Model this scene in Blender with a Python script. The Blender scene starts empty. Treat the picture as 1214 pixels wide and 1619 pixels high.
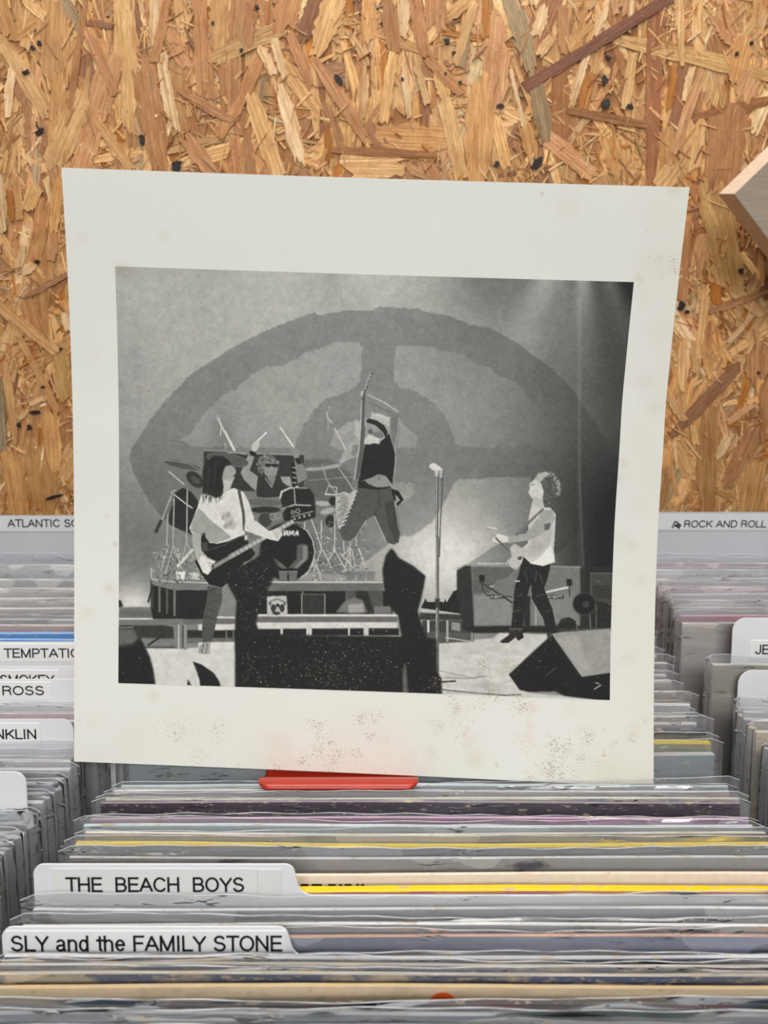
import bpy, bmesh, math, random
import numpy as np
from mathutils import Vector, Matrix

# ------------------------------------------------------------------ camera, world, light
SC = bpy.context.scene
COL = SC.collection
CAMZ = 1.2
FPX = 1216.0
PITCH = math.radians(10.0)
cam_d = bpy.data.cameras.new('camera')
cam_d.sensor_fit = 'HORIZONTAL'
cam_d.sensor_width = 36.0
cam_d.lens = 36.0 * FPX / 1214.0
cam_d.clip_start = 0.02
cam_d.dof.use_dof = True
cam_d.dof.focus_distance = 0.385
cam_d.dof.aperture_fstop = 19.0
cam = bpy.data.objects.new('camera', cam_d)
COL.objects.link(cam)
cam.location = (0, 0, CAMZ)
cam.rotation_euler = (math.pi / 2 - PITCH, 0, 0)
SC.camera = cam

world = bpy.data.worlds.new('shop_ambient')
SC.world = world
world.use_nodes = True
bg = world.node_tree.nodes['Background']
bg.inputs[0].default_value = (0.93, 0.96, 1.0, 1)
bg.inputs[1].default_value = 0.30


def area_light(name, loc, rot, sx, sy, power, col=(1, 0.985, 0.955)):
    l = bpy.data.lights.new(name, 'AREA')
    l.shape = 'RECTANGLE'
    l.size, l.size_y, l.energy, l.color = sx, sy, power, col
    o = bpy.data.objects.new(name, l)
    COL.objects.link(o)
    o.location, o.rotation_euler = loc, rot
    return o


# ceiling luminaires of the shop, preceded by an added wall washer
area_light('overhead_light', (0.0, 0.43, 2.02), (0, 0, 0), 0.9, 0.12, 6.5)  # washer added behind the sheet to light the wall but not the sheet front
area_light('overhead_light', (0.1, -2.30, 2.50), (math.radians(52), 0, 0), 2.2, 0.5, 44)
area_light('overhead_light', (0.0, -0.75, 2.60), (math.radians(18), 0, 0), 1.8, 0.4, 9)

SC.view_settings.view_transform = 'Standard'
SC.view_settings.look = 'None'
SC.view_settings.exposure = 0.15
SC.view_settings.gamma = 1.0
SC.view_settings.use_curve_mapping = False
try:
    SC.cycles.transparent_max_bounces = 24
except Exception:
    pass

# ------------------------------------------------------------------ helpers
RND = random.Random(7)
CF = Vector((0, math.cos(PITCH), -math.sin(PITCH)))
CU = Vector((0, math.sin(PITCH), math.cos(PITCH)))
CR = Vector((1, 0, 0))
CO = Vector((0, 0, CAMZ))


def lin(v):
    v /= 255.0
    return v / 12.92 if v <= 0.04045 else ((v + 0.055) / 1.055) ** 2.4


def rgb(r, g, b):
    return (lin(r), lin(g), lin(b), 1.0)


def ray(x, y):
    return CF + CR * ((x - 607.0) / FPX) + CU * ((809.5 - y) / FPX)


def at_Y(x, y, Y):
    d = ray(x, y)
    return CO + d * (Y / d.y)


def at_depth(x, y, z):
    return CO + ray(x, y) * z


def drop(Y):
    """how far below the camera the tops of the sleeves lie at distance Y (the bins rise to the back)"""
    if Y < 0.34:
        return 0.207
    return 0.207 - 0.066 * (Y - 0.34) / 0.26


def Y_of(y, extra=0.0):
    d = ray(607, y)
    lo, hi = 0.1, 0.9
    for _ in range(40):
        m = (lo + hi) / 2
        z = -d.z / d.y * m
        if z > drop(m) + extra:
            hi = m
        else:
            lo = m
    return (lo + hi) / 2


def link(name, me, mats, parent=None):
    o = bpy.data.objects.new(name, me)
    COL.objects.link(o)
    if not isinstance(mats, (list, tuple)):
        mats = [mats]
    if len(me.materials) == 0:
        for m in mats:
            me.materials.append(m)
    if parent is not None:
        o.parent = parent
    return o


def tag(o, label=None, cat=None, group=None, kind=None):
    for k, v in (('label', label), ('category', cat), ('group', group), ('kind', kind)):
        if v:
            o[k] = v
    return o


def empty(name, loc=(0, 0, 0)):
    o = bpy.data.objects.new(name, None)
    o.empty_display_size = 0.02
    COL.objects.link(o)
    o.location = loc
    return o


def mesh_from(name, verts, faces, smooth=False, mat_idx=None):
    me = bpy.data.meshes.new(name)
    me.from_pydata([tuple(v) for v in verts], [], faces)
    if mat_idx is not None:
        me.polygons.foreach_set('material_index', mat_idx)
    if smooth:
        me.polygons.foreach_set('use_smooth', [True] * len(me.polygons))
    me.update()
    return me


def box_mesh(name, x0, x1, y0, y1, z0, z1, bevel=0.0):
    bm = bmesh.new()
    bmesh.ops.create_cube(bm, size=1)
    for v in bm.verts:
        v.co = Vector(((x0 + x1) / 2 + v.co.x * (x1 - x0), (y0 + y1) / 2 + v.co.y * (y1 - y0), (z0 + z1) / 2 + v.co.z * (z1 - z0)))
    if bevel:
        bmesh.ops.bevel(bm, geom=bm.edges[:], offset=bevel, segments=2, affect='EDGES', profile=0.5)
    me = bpy.data.meshes.new(name)
    bm.to_mesh(me)
    bm.free()
    return me


def prism_mesh(name, outline, thick, axis_fn, side_mat=0):
    """outline: 2D points; axis_fn(a,b,t) -> 3D point; t from 0 (front) to thick (back)"""
    n = len(outline)
    vs = [axis_fn(a, b, 0) for a, b in outline] + [axis_fn(a, b, thick) for a, b in outline]
    fs = [list(range(n)), list(range(2 * n - 1, n - 1, -1))]
    mi = [0, 0]
    for i in range(n):
        j = (i + 1) % n
        fs.append([i, n + i, n + j, j])
        mi.append(side_mat)
    bm = bmesh.new()
    bv = [bm.verts.new(v) for v in vs]
    for f, m in zip(fs, mi):
        bf = bm.faces.new([bv[i] for i in f])
        bf.material_index = m
    bmesh.ops.recalc_face_normals(bm, faces=bm.faces[:])
    me = bpy.data.meshes.new(name)
    bm.to_mesh(me)
    bm.free()
    return me


class NT:
    def __init__(self, name):
        self.m = bpy.data.materials.new(name)
        self.m.use_nodes = True
        self.t = self.m.node_tree
        self.b = self.t.nodes['Principled BSDF']
        self.out = self.t.nodes['Material Output']

    def n(self, typ, **kw):
        nd = self.t.nodes.new(typ)
        for k, v in kw.items():
            if k.startswith('i_'):
                nd.inputs[k[2:].replace('_', ' ')].default_value = v
            else:
                setattr(nd, k, v)
        return nd

    def l(self, a, b):
        self.t.links.new(a, b)

    def ramp(self, src, p0, p1, c0=(0, 0, 0, 1), c1=(1, 1, 1, 1)):
        r = self.n('ShaderNodeValToRGB')
        e = r.color_ramp.elements
        e[0].position, e[1].position = p0, p1
        e[0].color, e[1].color = c0, c1
        self.l(src, r.inputs[0])
        return r.outputs[0]

    def mix(self, fac, a, b, blend='MIX'):
        x = self.n('ShaderNodeMix', data_type='RGBA', blend_type=blend)
        for s, v in ((x.inputs['Factor'], fac), (x.inputs['A'], a), (x.inputs['B'], b)):
            if hasattr(v, 'is_linked'):
                self.l(v, s)
            else:
                s.default_value = v
        return x.outputs['Result']

    def noise(self, coord, scale, detail=3.0, rough=0.5, vec_scale=None):
        nz = self.n('ShaderNodeTexNoise')
        nz.inputs['Scale'].default_value = scale
        nz.inputs['Detail'].default_value = detail
        nz.inputs['Roughness'].default_value = rough
        if vec_scale is not None:
            mp = self.n('ShaderNodeMapping')
            mp.inputs['Scale'].default_value = vec_scale
            self.l(coord, mp.inputs['Vector'])
            coord = mp.outputs[0]
        self.l(coord, nz.inputs['Vector'])
        return nz.outputs['Fac']

    def bump(self, h, strength, dist=0.001):
        bp = self.n('ShaderNodeBump')
        bp.inputs['Strength'].default_value = strength
        bp.inputs['Distance'].default_value = dist
        self.l(h, bp.inputs['Height'])
        return bp.outputs[0]


def simple_mat(name, col, rough=0.5, noise_amt=0.08, noise_scale=40, spec=0.4):
    m = NT(name)
    co = m.n('ShaderNodeTexCoord').outputs['Object']
    f = m.noise(co, noise_scale, 4)
    dark = tuple(c * (1 - noise_amt) for c in col[:3]) + (1,)
    lite = tuple(min(1, c * (1 + noise_amt)) for c in col[:3]) + (1,)
    m.l(m.ramp(f, 0.3, 0.7, dark, lite), m.b.inputs['Base Color'])
    m.b.inputs['Roughness'].default_value = rough
    m.b.inputs['Specular IOR Level'].default_value = spec
    return m.m


# ------------------------------------------------------------------ oriented strand board wall
WALL_Y = 0.66


def make_osb_material():
    m = NT('oriented_strand_board')
    at = m.n('ShaderNodeAttribute', attribute_name='tone')
    uv = m.n('ShaderNodeUVMap', uv_map='grain').outputs[0]
    g1 = m.noise(uv, 1.0, 5, 0.65, (22, 520, 1))
    g2 = m.noise(uv, 1.0, 3, 0.6, (45, 110, 1))
    g3 = m.noise(uv, 1.0, 2, 0.5, (160, 1500, 1))
    sp = m.noise(uv, 1.0, 1, 0.4, (220, 600, 1))
    c = m.mix(m.ramp(g1, 0.36, 0.66), m.mix(1.0, at.outputs['Color'], (0.60, 0.50, 0.38, 1), 'MULTIPLY'), at.outputs['Color'])
    c = m.mix(m.ramp(g2, 0.5, 0.75, (0, 0, 0, 1), (0.55, 0.55, 0.55, 1)), c, m.mix(1.0, c, (0.72, 0.50, 0.26, 1), 'MULTIPLY'))
    c = m.mix(m.ramp(g2, 0.22, 0.42, (0.5, 0.5, 0.5, 1), (0, 0, 0, 1)), c, m.mix(1.0, c, (1.28, 1.24, 1.15, 1), 'MULTIPLY'))
    fb = m.noise(uv, 1.0, 3, 0.7, (70, 1900, 1))
    c = m.mix(m.ramp(fb, 0.30, 0.52, (0.8, 0.8, 0.8, 1), (0, 0, 0, 1)), c, m.mix(1.0, c, (0.66, 0.54, 0.40, 1), 'MULTIPLY'))
    c = m.mix(m.ramp(fb, 0.56, 0.74, (0, 0, 0, 1), (0.6, 0.6, 0.6, 1)), c, m.mix(1.0, c, (1.18, 1.17, 1.14, 1), 'MULTIPLY'))
    c = m.mix(m.ramp(sp, 0.70, 0.77, (0, 0, 0, 1), (0.75, 0.75, 0.75, 1)), c, rgb(112, 68, 30))
    obc = m.n('ShaderNodeTexCoord').outputs['Object']
    blo = m.ramp(m.noise(obc, 26, 4, 0.6), 0.32, 0.68, (0.86, 0.80, 0.70, 1), (1.06, 1.06, 1.06, 1))
    c = m.mix(1.0, c, blo, 'MULTIPLY')
    fib = m.ramp(m.noise(obc, 1.0, 4, 0.7, (420, 100, 90)), 0.36, 0.6, (0.78, 0.68, 0.56, 1), (1, 1, 1, 1))
    c = m.mix(0.5, c, m.mix(1.0, c, fib, 'MULTIPLY'))
    m.l(c, m.b.inputs['Base Color'])
    m.b.inputs['Roughness'].default_value = 0.55
    m.b.inputs['Specular IOR Level'].default_value = 0.35
    h = m.n('ShaderNodeMath', operation='ADD')
    m.l(g1, h.inputs[0])
    m.l(g3, h.inputs[1])
    m.l(m.bump(h.outputs[0], 0.8, 0.0008), m.b.inputs['Normal'])
    return m.m


OSB = make_osb_material()
TONE = {
    'L': (232, 192, 138), 'W': (240, 212, 172), 'T': (218, 172, 116), 'B': (196, 146, 100),
    'D': (156, 110, 76), 'A': (190, 126, 50), 'G': (176, 156, 122), 'K': (30, 22, 22), 'P': (220, 172, 128),
}


def strand_geo(cx, cz, ang, L, W, depth, tone, rnd, tilt=0.0, spline=4):
    """one pressed wood strand on the board face: ragged outline, own thickness"""
    n = spline
    t0, t1 = rnd.uniform(0.45, 1.0), rnd.uniform(0.45, 1.0)
    sk0, sk1 = rnd.uniform(-0.7, 0.7) * W, rnd.uniform(-0.7, 0.7) * W
    bow = rnd.gauss(0, 0.05) * W
    top, bot = [], []
    for i in range(n + 1):
        t = i / n
        wl = W / 2 * (t0 + (1 - t0) * min(1, t * 3)) * (t1 + (1 - t1) * min(1, (1 - t) * 3))
        s = (t - 0.5) * L
        e = sk0 * (0.5 if i == 0 else 0) + sk1 * (0.5 if i == n else 0)
        c = bow * math.sin(t * math.pi)
        k = 0.09 + 0.05 * (W < 0.006)
        top.append((s + e * 0.6, c + wl * (1 + rnd.gauss(0, k))))
        bot.append((s - e * 0.6, c - wl * (1 + rnd.gauss(0, k))))
    e1, e0 = [], []
    if W > 0.004:                                   # torn, comb-like ends
        m = 5 if W > 0.009 else 3
        for q in range(1, m):
            f_ = q / m
            a, b = bot[-1], top[-1]
            e1.append((a[0] + (b[0] - a[0]) * f_ + rnd.gauss(0, 0.16) * W, a[1] + (b[1] - a[1]) * f_))
            a, b = top[0], bot[0]
            e0.append((a[0] + (b[0] - a[0]) * f_ + rnd.gauss(0, 0.16) * W, a[1] + (b[1] - a[1]) * f_))
    out = bot + e1 + top[::-1] + e0
    ca, sa = math.cos(ang), math.sin(ang)
    vs, uvs = [], []
    uo, vo = rnd.uniform(0, 50), rnd.uniform(0, 50)
    roll = rnd.gauss(0, 1) * 0.012
    for lay in (0, 1):
        for (a, b) in out:
            d = max(depth + tilt * a / max(L, 1e-6) + roll * b, 0.0001)
            y = WALL_Y - (d if lay == 0 else max(d - 0.0009, -0.001))
            vs.append((cx + a * ca - b * sa, y, cz + a * sa + b * ca))
            uvs.append((a + uo, b + vo))
    k = len(out)
    fs = [tuple(range(k))]
    for i in range(k):
        j = (i + 1) % k
        fs.append((i, k + i, k + j, j))
    return vs, fs, uvs, tone


def strands_to_mesh(name, geos):
    V, Fc, U, T = [], [], [], []
    for vs, fs, uvs, tone in geos:
        o = len(V)
        V += vs
        U += uvs
        for f in fs:
            Fc.append(tuple(i + o for i in f))
            T.append(tone)
    me = bpy.data.meshes.new(name)
    me.from_pydata(V, [], Fc)
    uvl = me.uv_layers.new(name='grain')
    li = np.zeros(len(me.loops), dtype=np.int32)
    me.loops.foreach_get('vertex_index', li)
    UA = np.array(U, dtype=np.float32)[li]
    uvl.data.foreach_set('uv', UA.ravel())
    ca = me.attributes.new('tone', 'FLOAT_COLOR', 'FACE')
    ca.data.foreach_set('color', np.array(T, dtype=np.float32).ravel())
    me.update()
    return me


def jit(code, rnd, amt=0.10):
    if isinstance(code, str):
        code = TONE[code]
    k = 1 + rnd.uniform(-amt, amt)
    h = rnd.uniform(-5, 5)
    return rgb(min(255, code[0] * k), min(255, code[1] * k + h * 0.3), min(255, max(0, code[2] * k + h)))


def rand_tone(rnd):
    r = rnd.random()
    for p, c in ((0.26, 'L'), (0.36, 'W'), (0.64, 'T'), (0.86, 'B'), (0.90, 'D'), (0.95, 'A'), (0.97, 'G'), (1.01, 'P')):
        if r < p:
            return jit(c, rnd, 0.12)


def rand_angle(rnd):
    r = rnd.random()
    if r < 0.8:
        return math.pi / 2 + rnd.gauss(0, 0.36)
    return rnd.uniform(0, math.pi)


wall = link('wall_back', box_mesh('wall_back', -1.3, 1.3, WALL_Y, WALL_Y + 0.018, 0.0, 2.6), simple_mat('board_core', rgb(140, 92, 48), 0.7, 0.3, 120))
tag(wall, 'oriented strand board wall of pressed wood flakes behind the record bins', 'wall', kind='structure')

HAND = [  # photograph pixel ends, width, tone
    (92, -8, 85, 125, 56, 'T'), (97, 118, 88, 240, 26, 'T'), (100, -6, 131, 50, 18, 'G'), (138, -6, 111, 175, 11, 'B'),
    (141, 36, 181, 43, 12, 'D'), (134, 45, 184, 150, 17, 'B'), (196, -8, 205, 210, 35, 'L'), (226, 100, 256, 275, 40, 'B'),
    (255, 86, 278, 207, 19, 'W'), (268, -8, 245, 100, 16, 'B'), (246, -6, 243, 72, 17, 'W'), (284, -6, 290, 56, 23, 'L'),
    (3, 62, 76, 182, 26, 'L'), (21, 112, 14, 186, 14, 'W'), (132, 150, 83, 268, 40, 'L'), (152, 186, 208, 270, 15, 'T'),
    (180, 88, 145, 200, 40, 'P'), (160, 170, 125, 275, 34, 'P'), (0, 0, 17, 60, 26, 'T'), (36, -4, 74, 30, 15, 'L'), (283, 143, 368, 191, 15, 'B'),
    (386, -8, 378, 72, 50, 'B'), (349, -8, 345, 84, 32, 'T'), (316, -8, 328, 154, 28, 'B'), (335, 97, 450, 45, 26, (205, 168, 112)),
    (366, 90, 364, 184, 34, 'B'), (412, 93, 348, 216, 22, 'B'), (463, -8, 449, 54, 38, 'B'), (499, -8, 476, 66, 26, 'D'),
    (532, -8, 500, 84, 36, 'L'), (581, -8, 583, 66, 24, 'T'), (458, 54, 493, 138, 17, 'B'), (496, 93, 579, 224, 21, 'B'),
    (434, 64, 452, 125, 14, 'W'), (410, 76, 434, 120, 14, 'W'), (443, 138, 476, 262, 25, 'W'), (397, 150, 442, 280, 27, 'L'),
    (525, 238, 690, 247, 13, (164, 112, 62)), (576, 108, 572, 190, 15, 'L'), (294, 218, 337, 276, 26, 'B'), (545, 264, 640, 266, 40, 'L'),
    (612, -8, 624, 88, 24, 'B'), (638, -6, 638, 60, 17, 'W'), (653, -8, 673, 92, 22, 'B'), (686, -8, 689, 50, 35, 'B'),
    (752, -4, 705, 32, 20, 'T'), (750, 6, 719, 104, 15, 'L'), (768, -6, 768, 62, 11, 'A'), (786, 36, 774, 190, 42, 'P'),
    (803, -8, 840, 112, 28, 'G'), (843, 118, 863, 228, 26, 'G'), (828, 140, 1064, -6, 17, (132, 84, 56)), (887, 12, 892, 86, 18, 'B'),
    (622, 86, 606, 195, 18, 'L'), (637, 102, 647, 188, 12, 'W'), (654, 88, 676, 167, 12, 'L'), (693, 114, 704, 158, 24, 'L'),
    (702, 160, 729, 285, 24, 'L'), (676, 93, 730, 148, 18, 'B'), (760, 125, 752, 290, 46, 'T'), (600, 222, 704, 228, 52, 'T'),
    (886, 106, 886, 260, 28, (178, 126, 80)), (1035, 14, 1028, 296, 25, (166, 112, 74)), (975, 64, 1226, 126, 24, (214, 178, 122)),
    (1222, 158, 1087, 192, 19, (166, 114, 62)), (895, 175, 1021, 199, 14, (154, 108, 60)), (1001, 82, 987, 174, 16, 'L'),
    (927, 88, 902, 170, 13, 'W'), (961, -4, 941, 60, 12, 'W'), (1063, 106, 1056, 174, 14, 'A'), (1093, 108, 1081, 162, 12, 'W'),
    (1110, 110, 1064, 244, 16, 'P'), (1102, -6, 1104, 87, 20, 'L'), (1075, -6, 1077, 106, 11, 'L'), (1099, 193, 1089, 265, 38, 'L'),
    (1198, -6, 1197, 54, 24, 'T'), (1150, 180, 1138, 300, 60, (192, 142, 96)), (1178, 56, 1160, 132, 30, 'T'), (1036, 300, 1066, 258, 40, 'L'),
    (1056, 203, 1052, 264, 26, 'T'), (1190, 112, 1172, 158, 34, 'P'), (1122, 294, 1154, 456, 50, (210, 174, 116)), (1083, 350, 1078, 474, 22, 'B'),
    (1115, 458, 1104, 566, 14, 'L'), (1156, 454, 1205, 500, 18, 'L'), (1119, 494, 1218, 460, 11, 'B'), (1130, 450, 1131, 482, 17, 'A'),
    (1189, 498, 1149, 542, 8, 'W'), (1118, 508, 1115, 566, 13, 'B'), (1080, 536, 1078, 617, 18, 'L'), (1099, 538, 1099, 592, 15, 'L'),
    (1168, 576, 1060, 690, 22, (166, 120, 80)), (1121, 646, 1118, 812, 33, (190, 148, 98)), (1192, 675, 1148, 770, 22, 'B'),
    (1192, 726, 1176, 820, 40, 'T'), (1206, 606, 1207, 700, 14, 'B'), (1196, 556, 1196, 602, 38, 'B'), (1095, 672, 1101, 704, 14, 'L'),
    (1056, 628, 1080, 664, 14, 'L'), (1150, 690, 1130, 725, 14, 'W'), (1110, 545, 1122, 600, 14, 'T'), (1190, 640, 1150, 668, 12, 'P'),
    (2, 284, 8, 368, 15, 'W'), (38, 390, 30, 428, 12, 'W'), (38, 432, 56, 418, 14, 'W'), (39, 471, 112, 432, 9, (190, 146, 106)),
    (-4, 482, 90, 556, 17, 'T'), (42, 472, 62, 540, 28, 'B'), (103, 496, 112, 526, 14, 'W'), (95, 280, 86, 370, 18, 'T'),
    (60, 294, 44, 334, 22, 'L'), (84, 372, 82, 412, 16, 'B'), (70, 360, 60, 410, 14, 'T'), (33, 536, 94, 655, 14, 'T'), (10, 572, 26, 700, 13, 'T'),
    (0, 596, 6, 712, 14, (170, 156, 130)), (95, 550, 107, 628, 28, (204, 166, 102)), (82, 656, 90, 745, 26, 'T'), (60, 712, 72, 812, 50, (200, 156, 98)),
    (15, 712, 32, 816, 34, 'T'), (48, 640, 70, 630, 7, 'W'), (30, 663, 46, 648, 7, 'W'), (16, 300, 20, 350, 10, 'A'), (28, 286, 32, 348, 12, 'T'),
    (180, 0, 150, 28, 26, 'B'), (60, 30, 20, 60, 24, 'T'), (40, 80, 50, 20, 18, 'L'), (860, 215, 940, 280, 26, 'P'), (960, 220, 985, 285, 30, 'T'),
    (930, 115, 922, 172, 22, (196, 132, 60)), (1140, 20, 1160, 60, 40, 'P'), (1210, 20, 1170, 70, 22, 'L'), (830, 200, 842, 250, 22, 'T'),
    (740, 40, 730, 110, 14, 'G'), (806, 60, 790, 10, 26, 'L'), (860, 10, 845, 60, 20, 'W'), (870, 60, 850, 90, 16, 'L'),
]
MARKS = [(53, 77, 5, 5, 0), (64, 70, 6, 6, 0), (337, 38, 4, 4, 0), (407, 13, 6, 5, 0), (535, 127, 14, 8, -0.9), (636, 127, 4, 5, 0), (706, 66, 8, 7, 0),
         (717, 85, 6, 4, 0.3), (704, 118, 3, 3, 0), (727, 132, 4, 5, 0), (790, 169, 11, 6, 0.1), (784, 260, 8, 9, 0), (849, 259, 18, 11, 1.0), (957, 166, 12, 12, 0.4),
         (994, 170, 10, 7, 0), (960, 93, 9, 5, -0.5), (1163, 86, 5, 5, 0), (1170, 429, 7, 8, 0), (1075, 484, 10, 15, 0), (1085, 493, 7, 5, 0),
         (88, 785, 29, 5, 0.28), (57, 652, 17, 6, 0.1), (48, 676, 8, 8, 0), (32, 671, 5, 8, 0), (62, 204, 6, 20, 0.2), (225, 222, 7, 14, 0.1), (281, 262, 14, 16, 0),
         (382, 81, 5, 4, 0), (98, 552, 5, 4, 0), (70, 612, 7, 4, 0.2), (1197, 590, 4, 5, 0), (60, 415, 7, 5, 0), (43, 116, 10, 6, 0.4), (954, 130, 4, 16, 0), (1186, 70, 5, 4, 0)]

r1 = random.Random(21)
n_part = 0
for i, (x0, y0, x1, y1, w, tn) in enumerate(HAND):
    a, b = at_Y(x0, y0, WALL_Y), at_Y(x1, y1, WALL_Y)
    c = (a + b) / 2
    sc = (at_Y(x0 + 1, y0, WALL_Y) - a).length
    g = strand_geo(c.x, c.z, math.atan2(b.z - a.z, b.x - a.x), (b - a).length, w * sc, 0.0014 + 0.000008 * (i % 60) + (0.0004 if w < 18 else 0), jit(tn, r1, 0.05), r1, r1.uniform(-1, 1) * 0.0003, 14)
    link('wood_strand', strands_to_mesh('wood_strand', [g]), OSB, wall)
    n_part += 1
for (x, y, w, h, an) in MARKS:
    c = at_Y(x, y, WALL_Y)
    sc = 0.00054
    g = strand_geo(c.x, c.z, an, w * sc, h * sc, 0.0026, rgb(34, 26, 26), r1, 0, 4)
    link('bark_fleck', strands_to_mesh('bark_fleck', [g]), OSB, wall)


def visible_px(rnd):
    while True:
        x, y = rnd.uniform(-30, 1244), rnd.uniform(-30, 815)
        if 105 < x < 1045 and y > 285:
            continue
        return x, y


while n_part < 262:
    x, y = visible_px(r1)
    c = at_Y(x, y, WALL_Y)
    big = r1.random() < 0.45
    g = strand_geo(c.x, c.z, rand_angle(r1), r1.uniform(0.03, 0.09), r1.uniform(0.007, 0.016) if big else r1.uniform(0.003, 0.007),
                   r1.uniform(0.0008, 0.0013), rand_tone(r1), r1, r1.uniform(-1, 1) * 0.0003, 7)
    link('wood_strand', strands_to_mesh('wood_strand', [g]), OSB, wall)
    n_part += 1

geos = []
for i in range(1500):
    x, z = r1.uniform(-0.72, 0.72), r1.uniform(0.96, 1.72)
    geos.append(strand_geo(x, z, rand_angle(r1), r1.uniform(0.04, 0.13), r1.uniform(0.008, 0.024), r1.uniform(0.0002, 0.0008), rand_tone(r1), r1, r1.uniform(-1, 1) * 0.0003, 6))
for i in range(2600):
    x, z = r1.uniform(-0.68, 0.68), r1.uniform(0.98, 1.68)
    geos.append(strand_geo(x, z, rand_angle(r1), r1.uniform(0.018, 0.07), r1.uniform(0.002, 0.008), r1.uniform(0.0005, 0.0010), rand_tone(r1), r1, r1.uniform(-1, 1) * 0.0004, 5))
for i in range(330):                                # nests of fine splinters between the large strands
    cx_, cz_ = r1.uniform(-0.62, 0.62), r1.uniform(1.0, 1.62)
    rad, base_a = r1.uniform(0.008, 0.03), rand_angle(r1)
    for j in range(int(r1.uniform(25, 60))):
        geos.append(strand_geo(cx_ + r1.gauss(0, rad * 0.6), cz_ + r1.gauss(0, rad), base_a + r1.gauss(0, 0.7), r1.uniform(0.003, 0.020), r1.uniform(0.0005, 0.0024), r1.uniform(0.0008, 0.0016), rand_tone(r1), r1, r1.uniform(-1, 1) * 0.0006, 2))
for i in range(1500):                               # loose slivers pressed over the large strands
    x, z = r1.uniform(-0.62, 0.62), r1.uniform(1.0, 1.62)
    geos.append(strand_geo(x, z, rand_angle(r1) + r1.gauss(0, 0.3), r1.uniform(0.004, 0.022), r1.uniform(0.0006, 0.0018), r1.uniform(0.0017, 0.0023), rand_tone(r1), r1, r1.uniform(-1, 1) * 0.0004, 3))
tag(link('wood_strand_layer', strands_to_mesh('wood_strand_layer', geos), OSB, wall), kind='stuff')

floor = link('floor', box_mesh('floor', -1.3, 1.3, -1.5, WALL_Y, -0.02, 0.0), simple_mat('floor_concrete', rgb(120, 118, 115), 0.6, 0.15, 6))
tag(floor, 'plain grey shop floor under the record rack', 'floor', kind='structure')

# ------------------------------------------------------------------ record rack
LEAN = math.radians(4.0)
REC_H = 0.315
BACK = 0.62


def floor_z(Yb):
    return CAMZ - drop(Yb + REC_H * math.sin(LEAN)) - REC_H * math.cos(LEAN)


RACKM = simple_mat('painted_board', rgb(86, 84, 84), 0.6, 0.1, 30)
rack = empty('record_rack', (0, 0.3, 0))
tag(rack, 'dark grey three-bay rack that holds the rows of records in front of the wall', 'rack')


def rack_part(name, me):
    o = link(name, me, RACKM, rack)
    o.matrix_parent_inverse = Matrix.Translation((0, -0.3, 0))
    return o


ys = [0.02, 0.1, 0.2, 0.3179, 0.34, 0.4, 0.5, 0.6, WALL_Y - 0.006]
vs, fs = [], []
for y in ys:
    for x in (-0.50, 0.54):
        vs += [(x, y, floor_z(y) - 0.0006), (x, y, floor_z(y) - 0.015)]
for i in range(len(ys) - 1):
    a = i * 4
    fs += [(a, a + 4, a + 6, a + 2), (a + 1, a + 3, a + 7, a + 5), (a, a + 1, a + 5, a + 4), (a + 2, a + 6, a + 7, a + 3)]
fs += [(0, 2, 3, 1), (len(vs) - 4, len(vs) - 3, len(vs) - 1, len(vs) - 2)]
rack_part('bin_floor', mesh_from('bin_floor', vs, fs))
XL, XR = -0.1478, 0.1868
for x in (-0.496, XL, XR, 0.536):
    rack_part('partition', box_mesh('partition', x - 0.0022, x + 0.0022, 0.02, WALL_Y - 0.008, 0.70, 0.955))
rack_part('front_panel', box_mesh('front_panel', -0.5, 0.54, 0.005, 0.02, 0.66, 0.90))
for x in (-0.48, 0.52):
    for y in (0.04, 0.60):
        rack_part('leg', box_mesh('leg', x - 0.018, x + 0.018, y - 0.018, y + 0.018, 0.0, floor_z(y) - 0.008))

# ------------------------------------------------------------------ record materials


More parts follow.
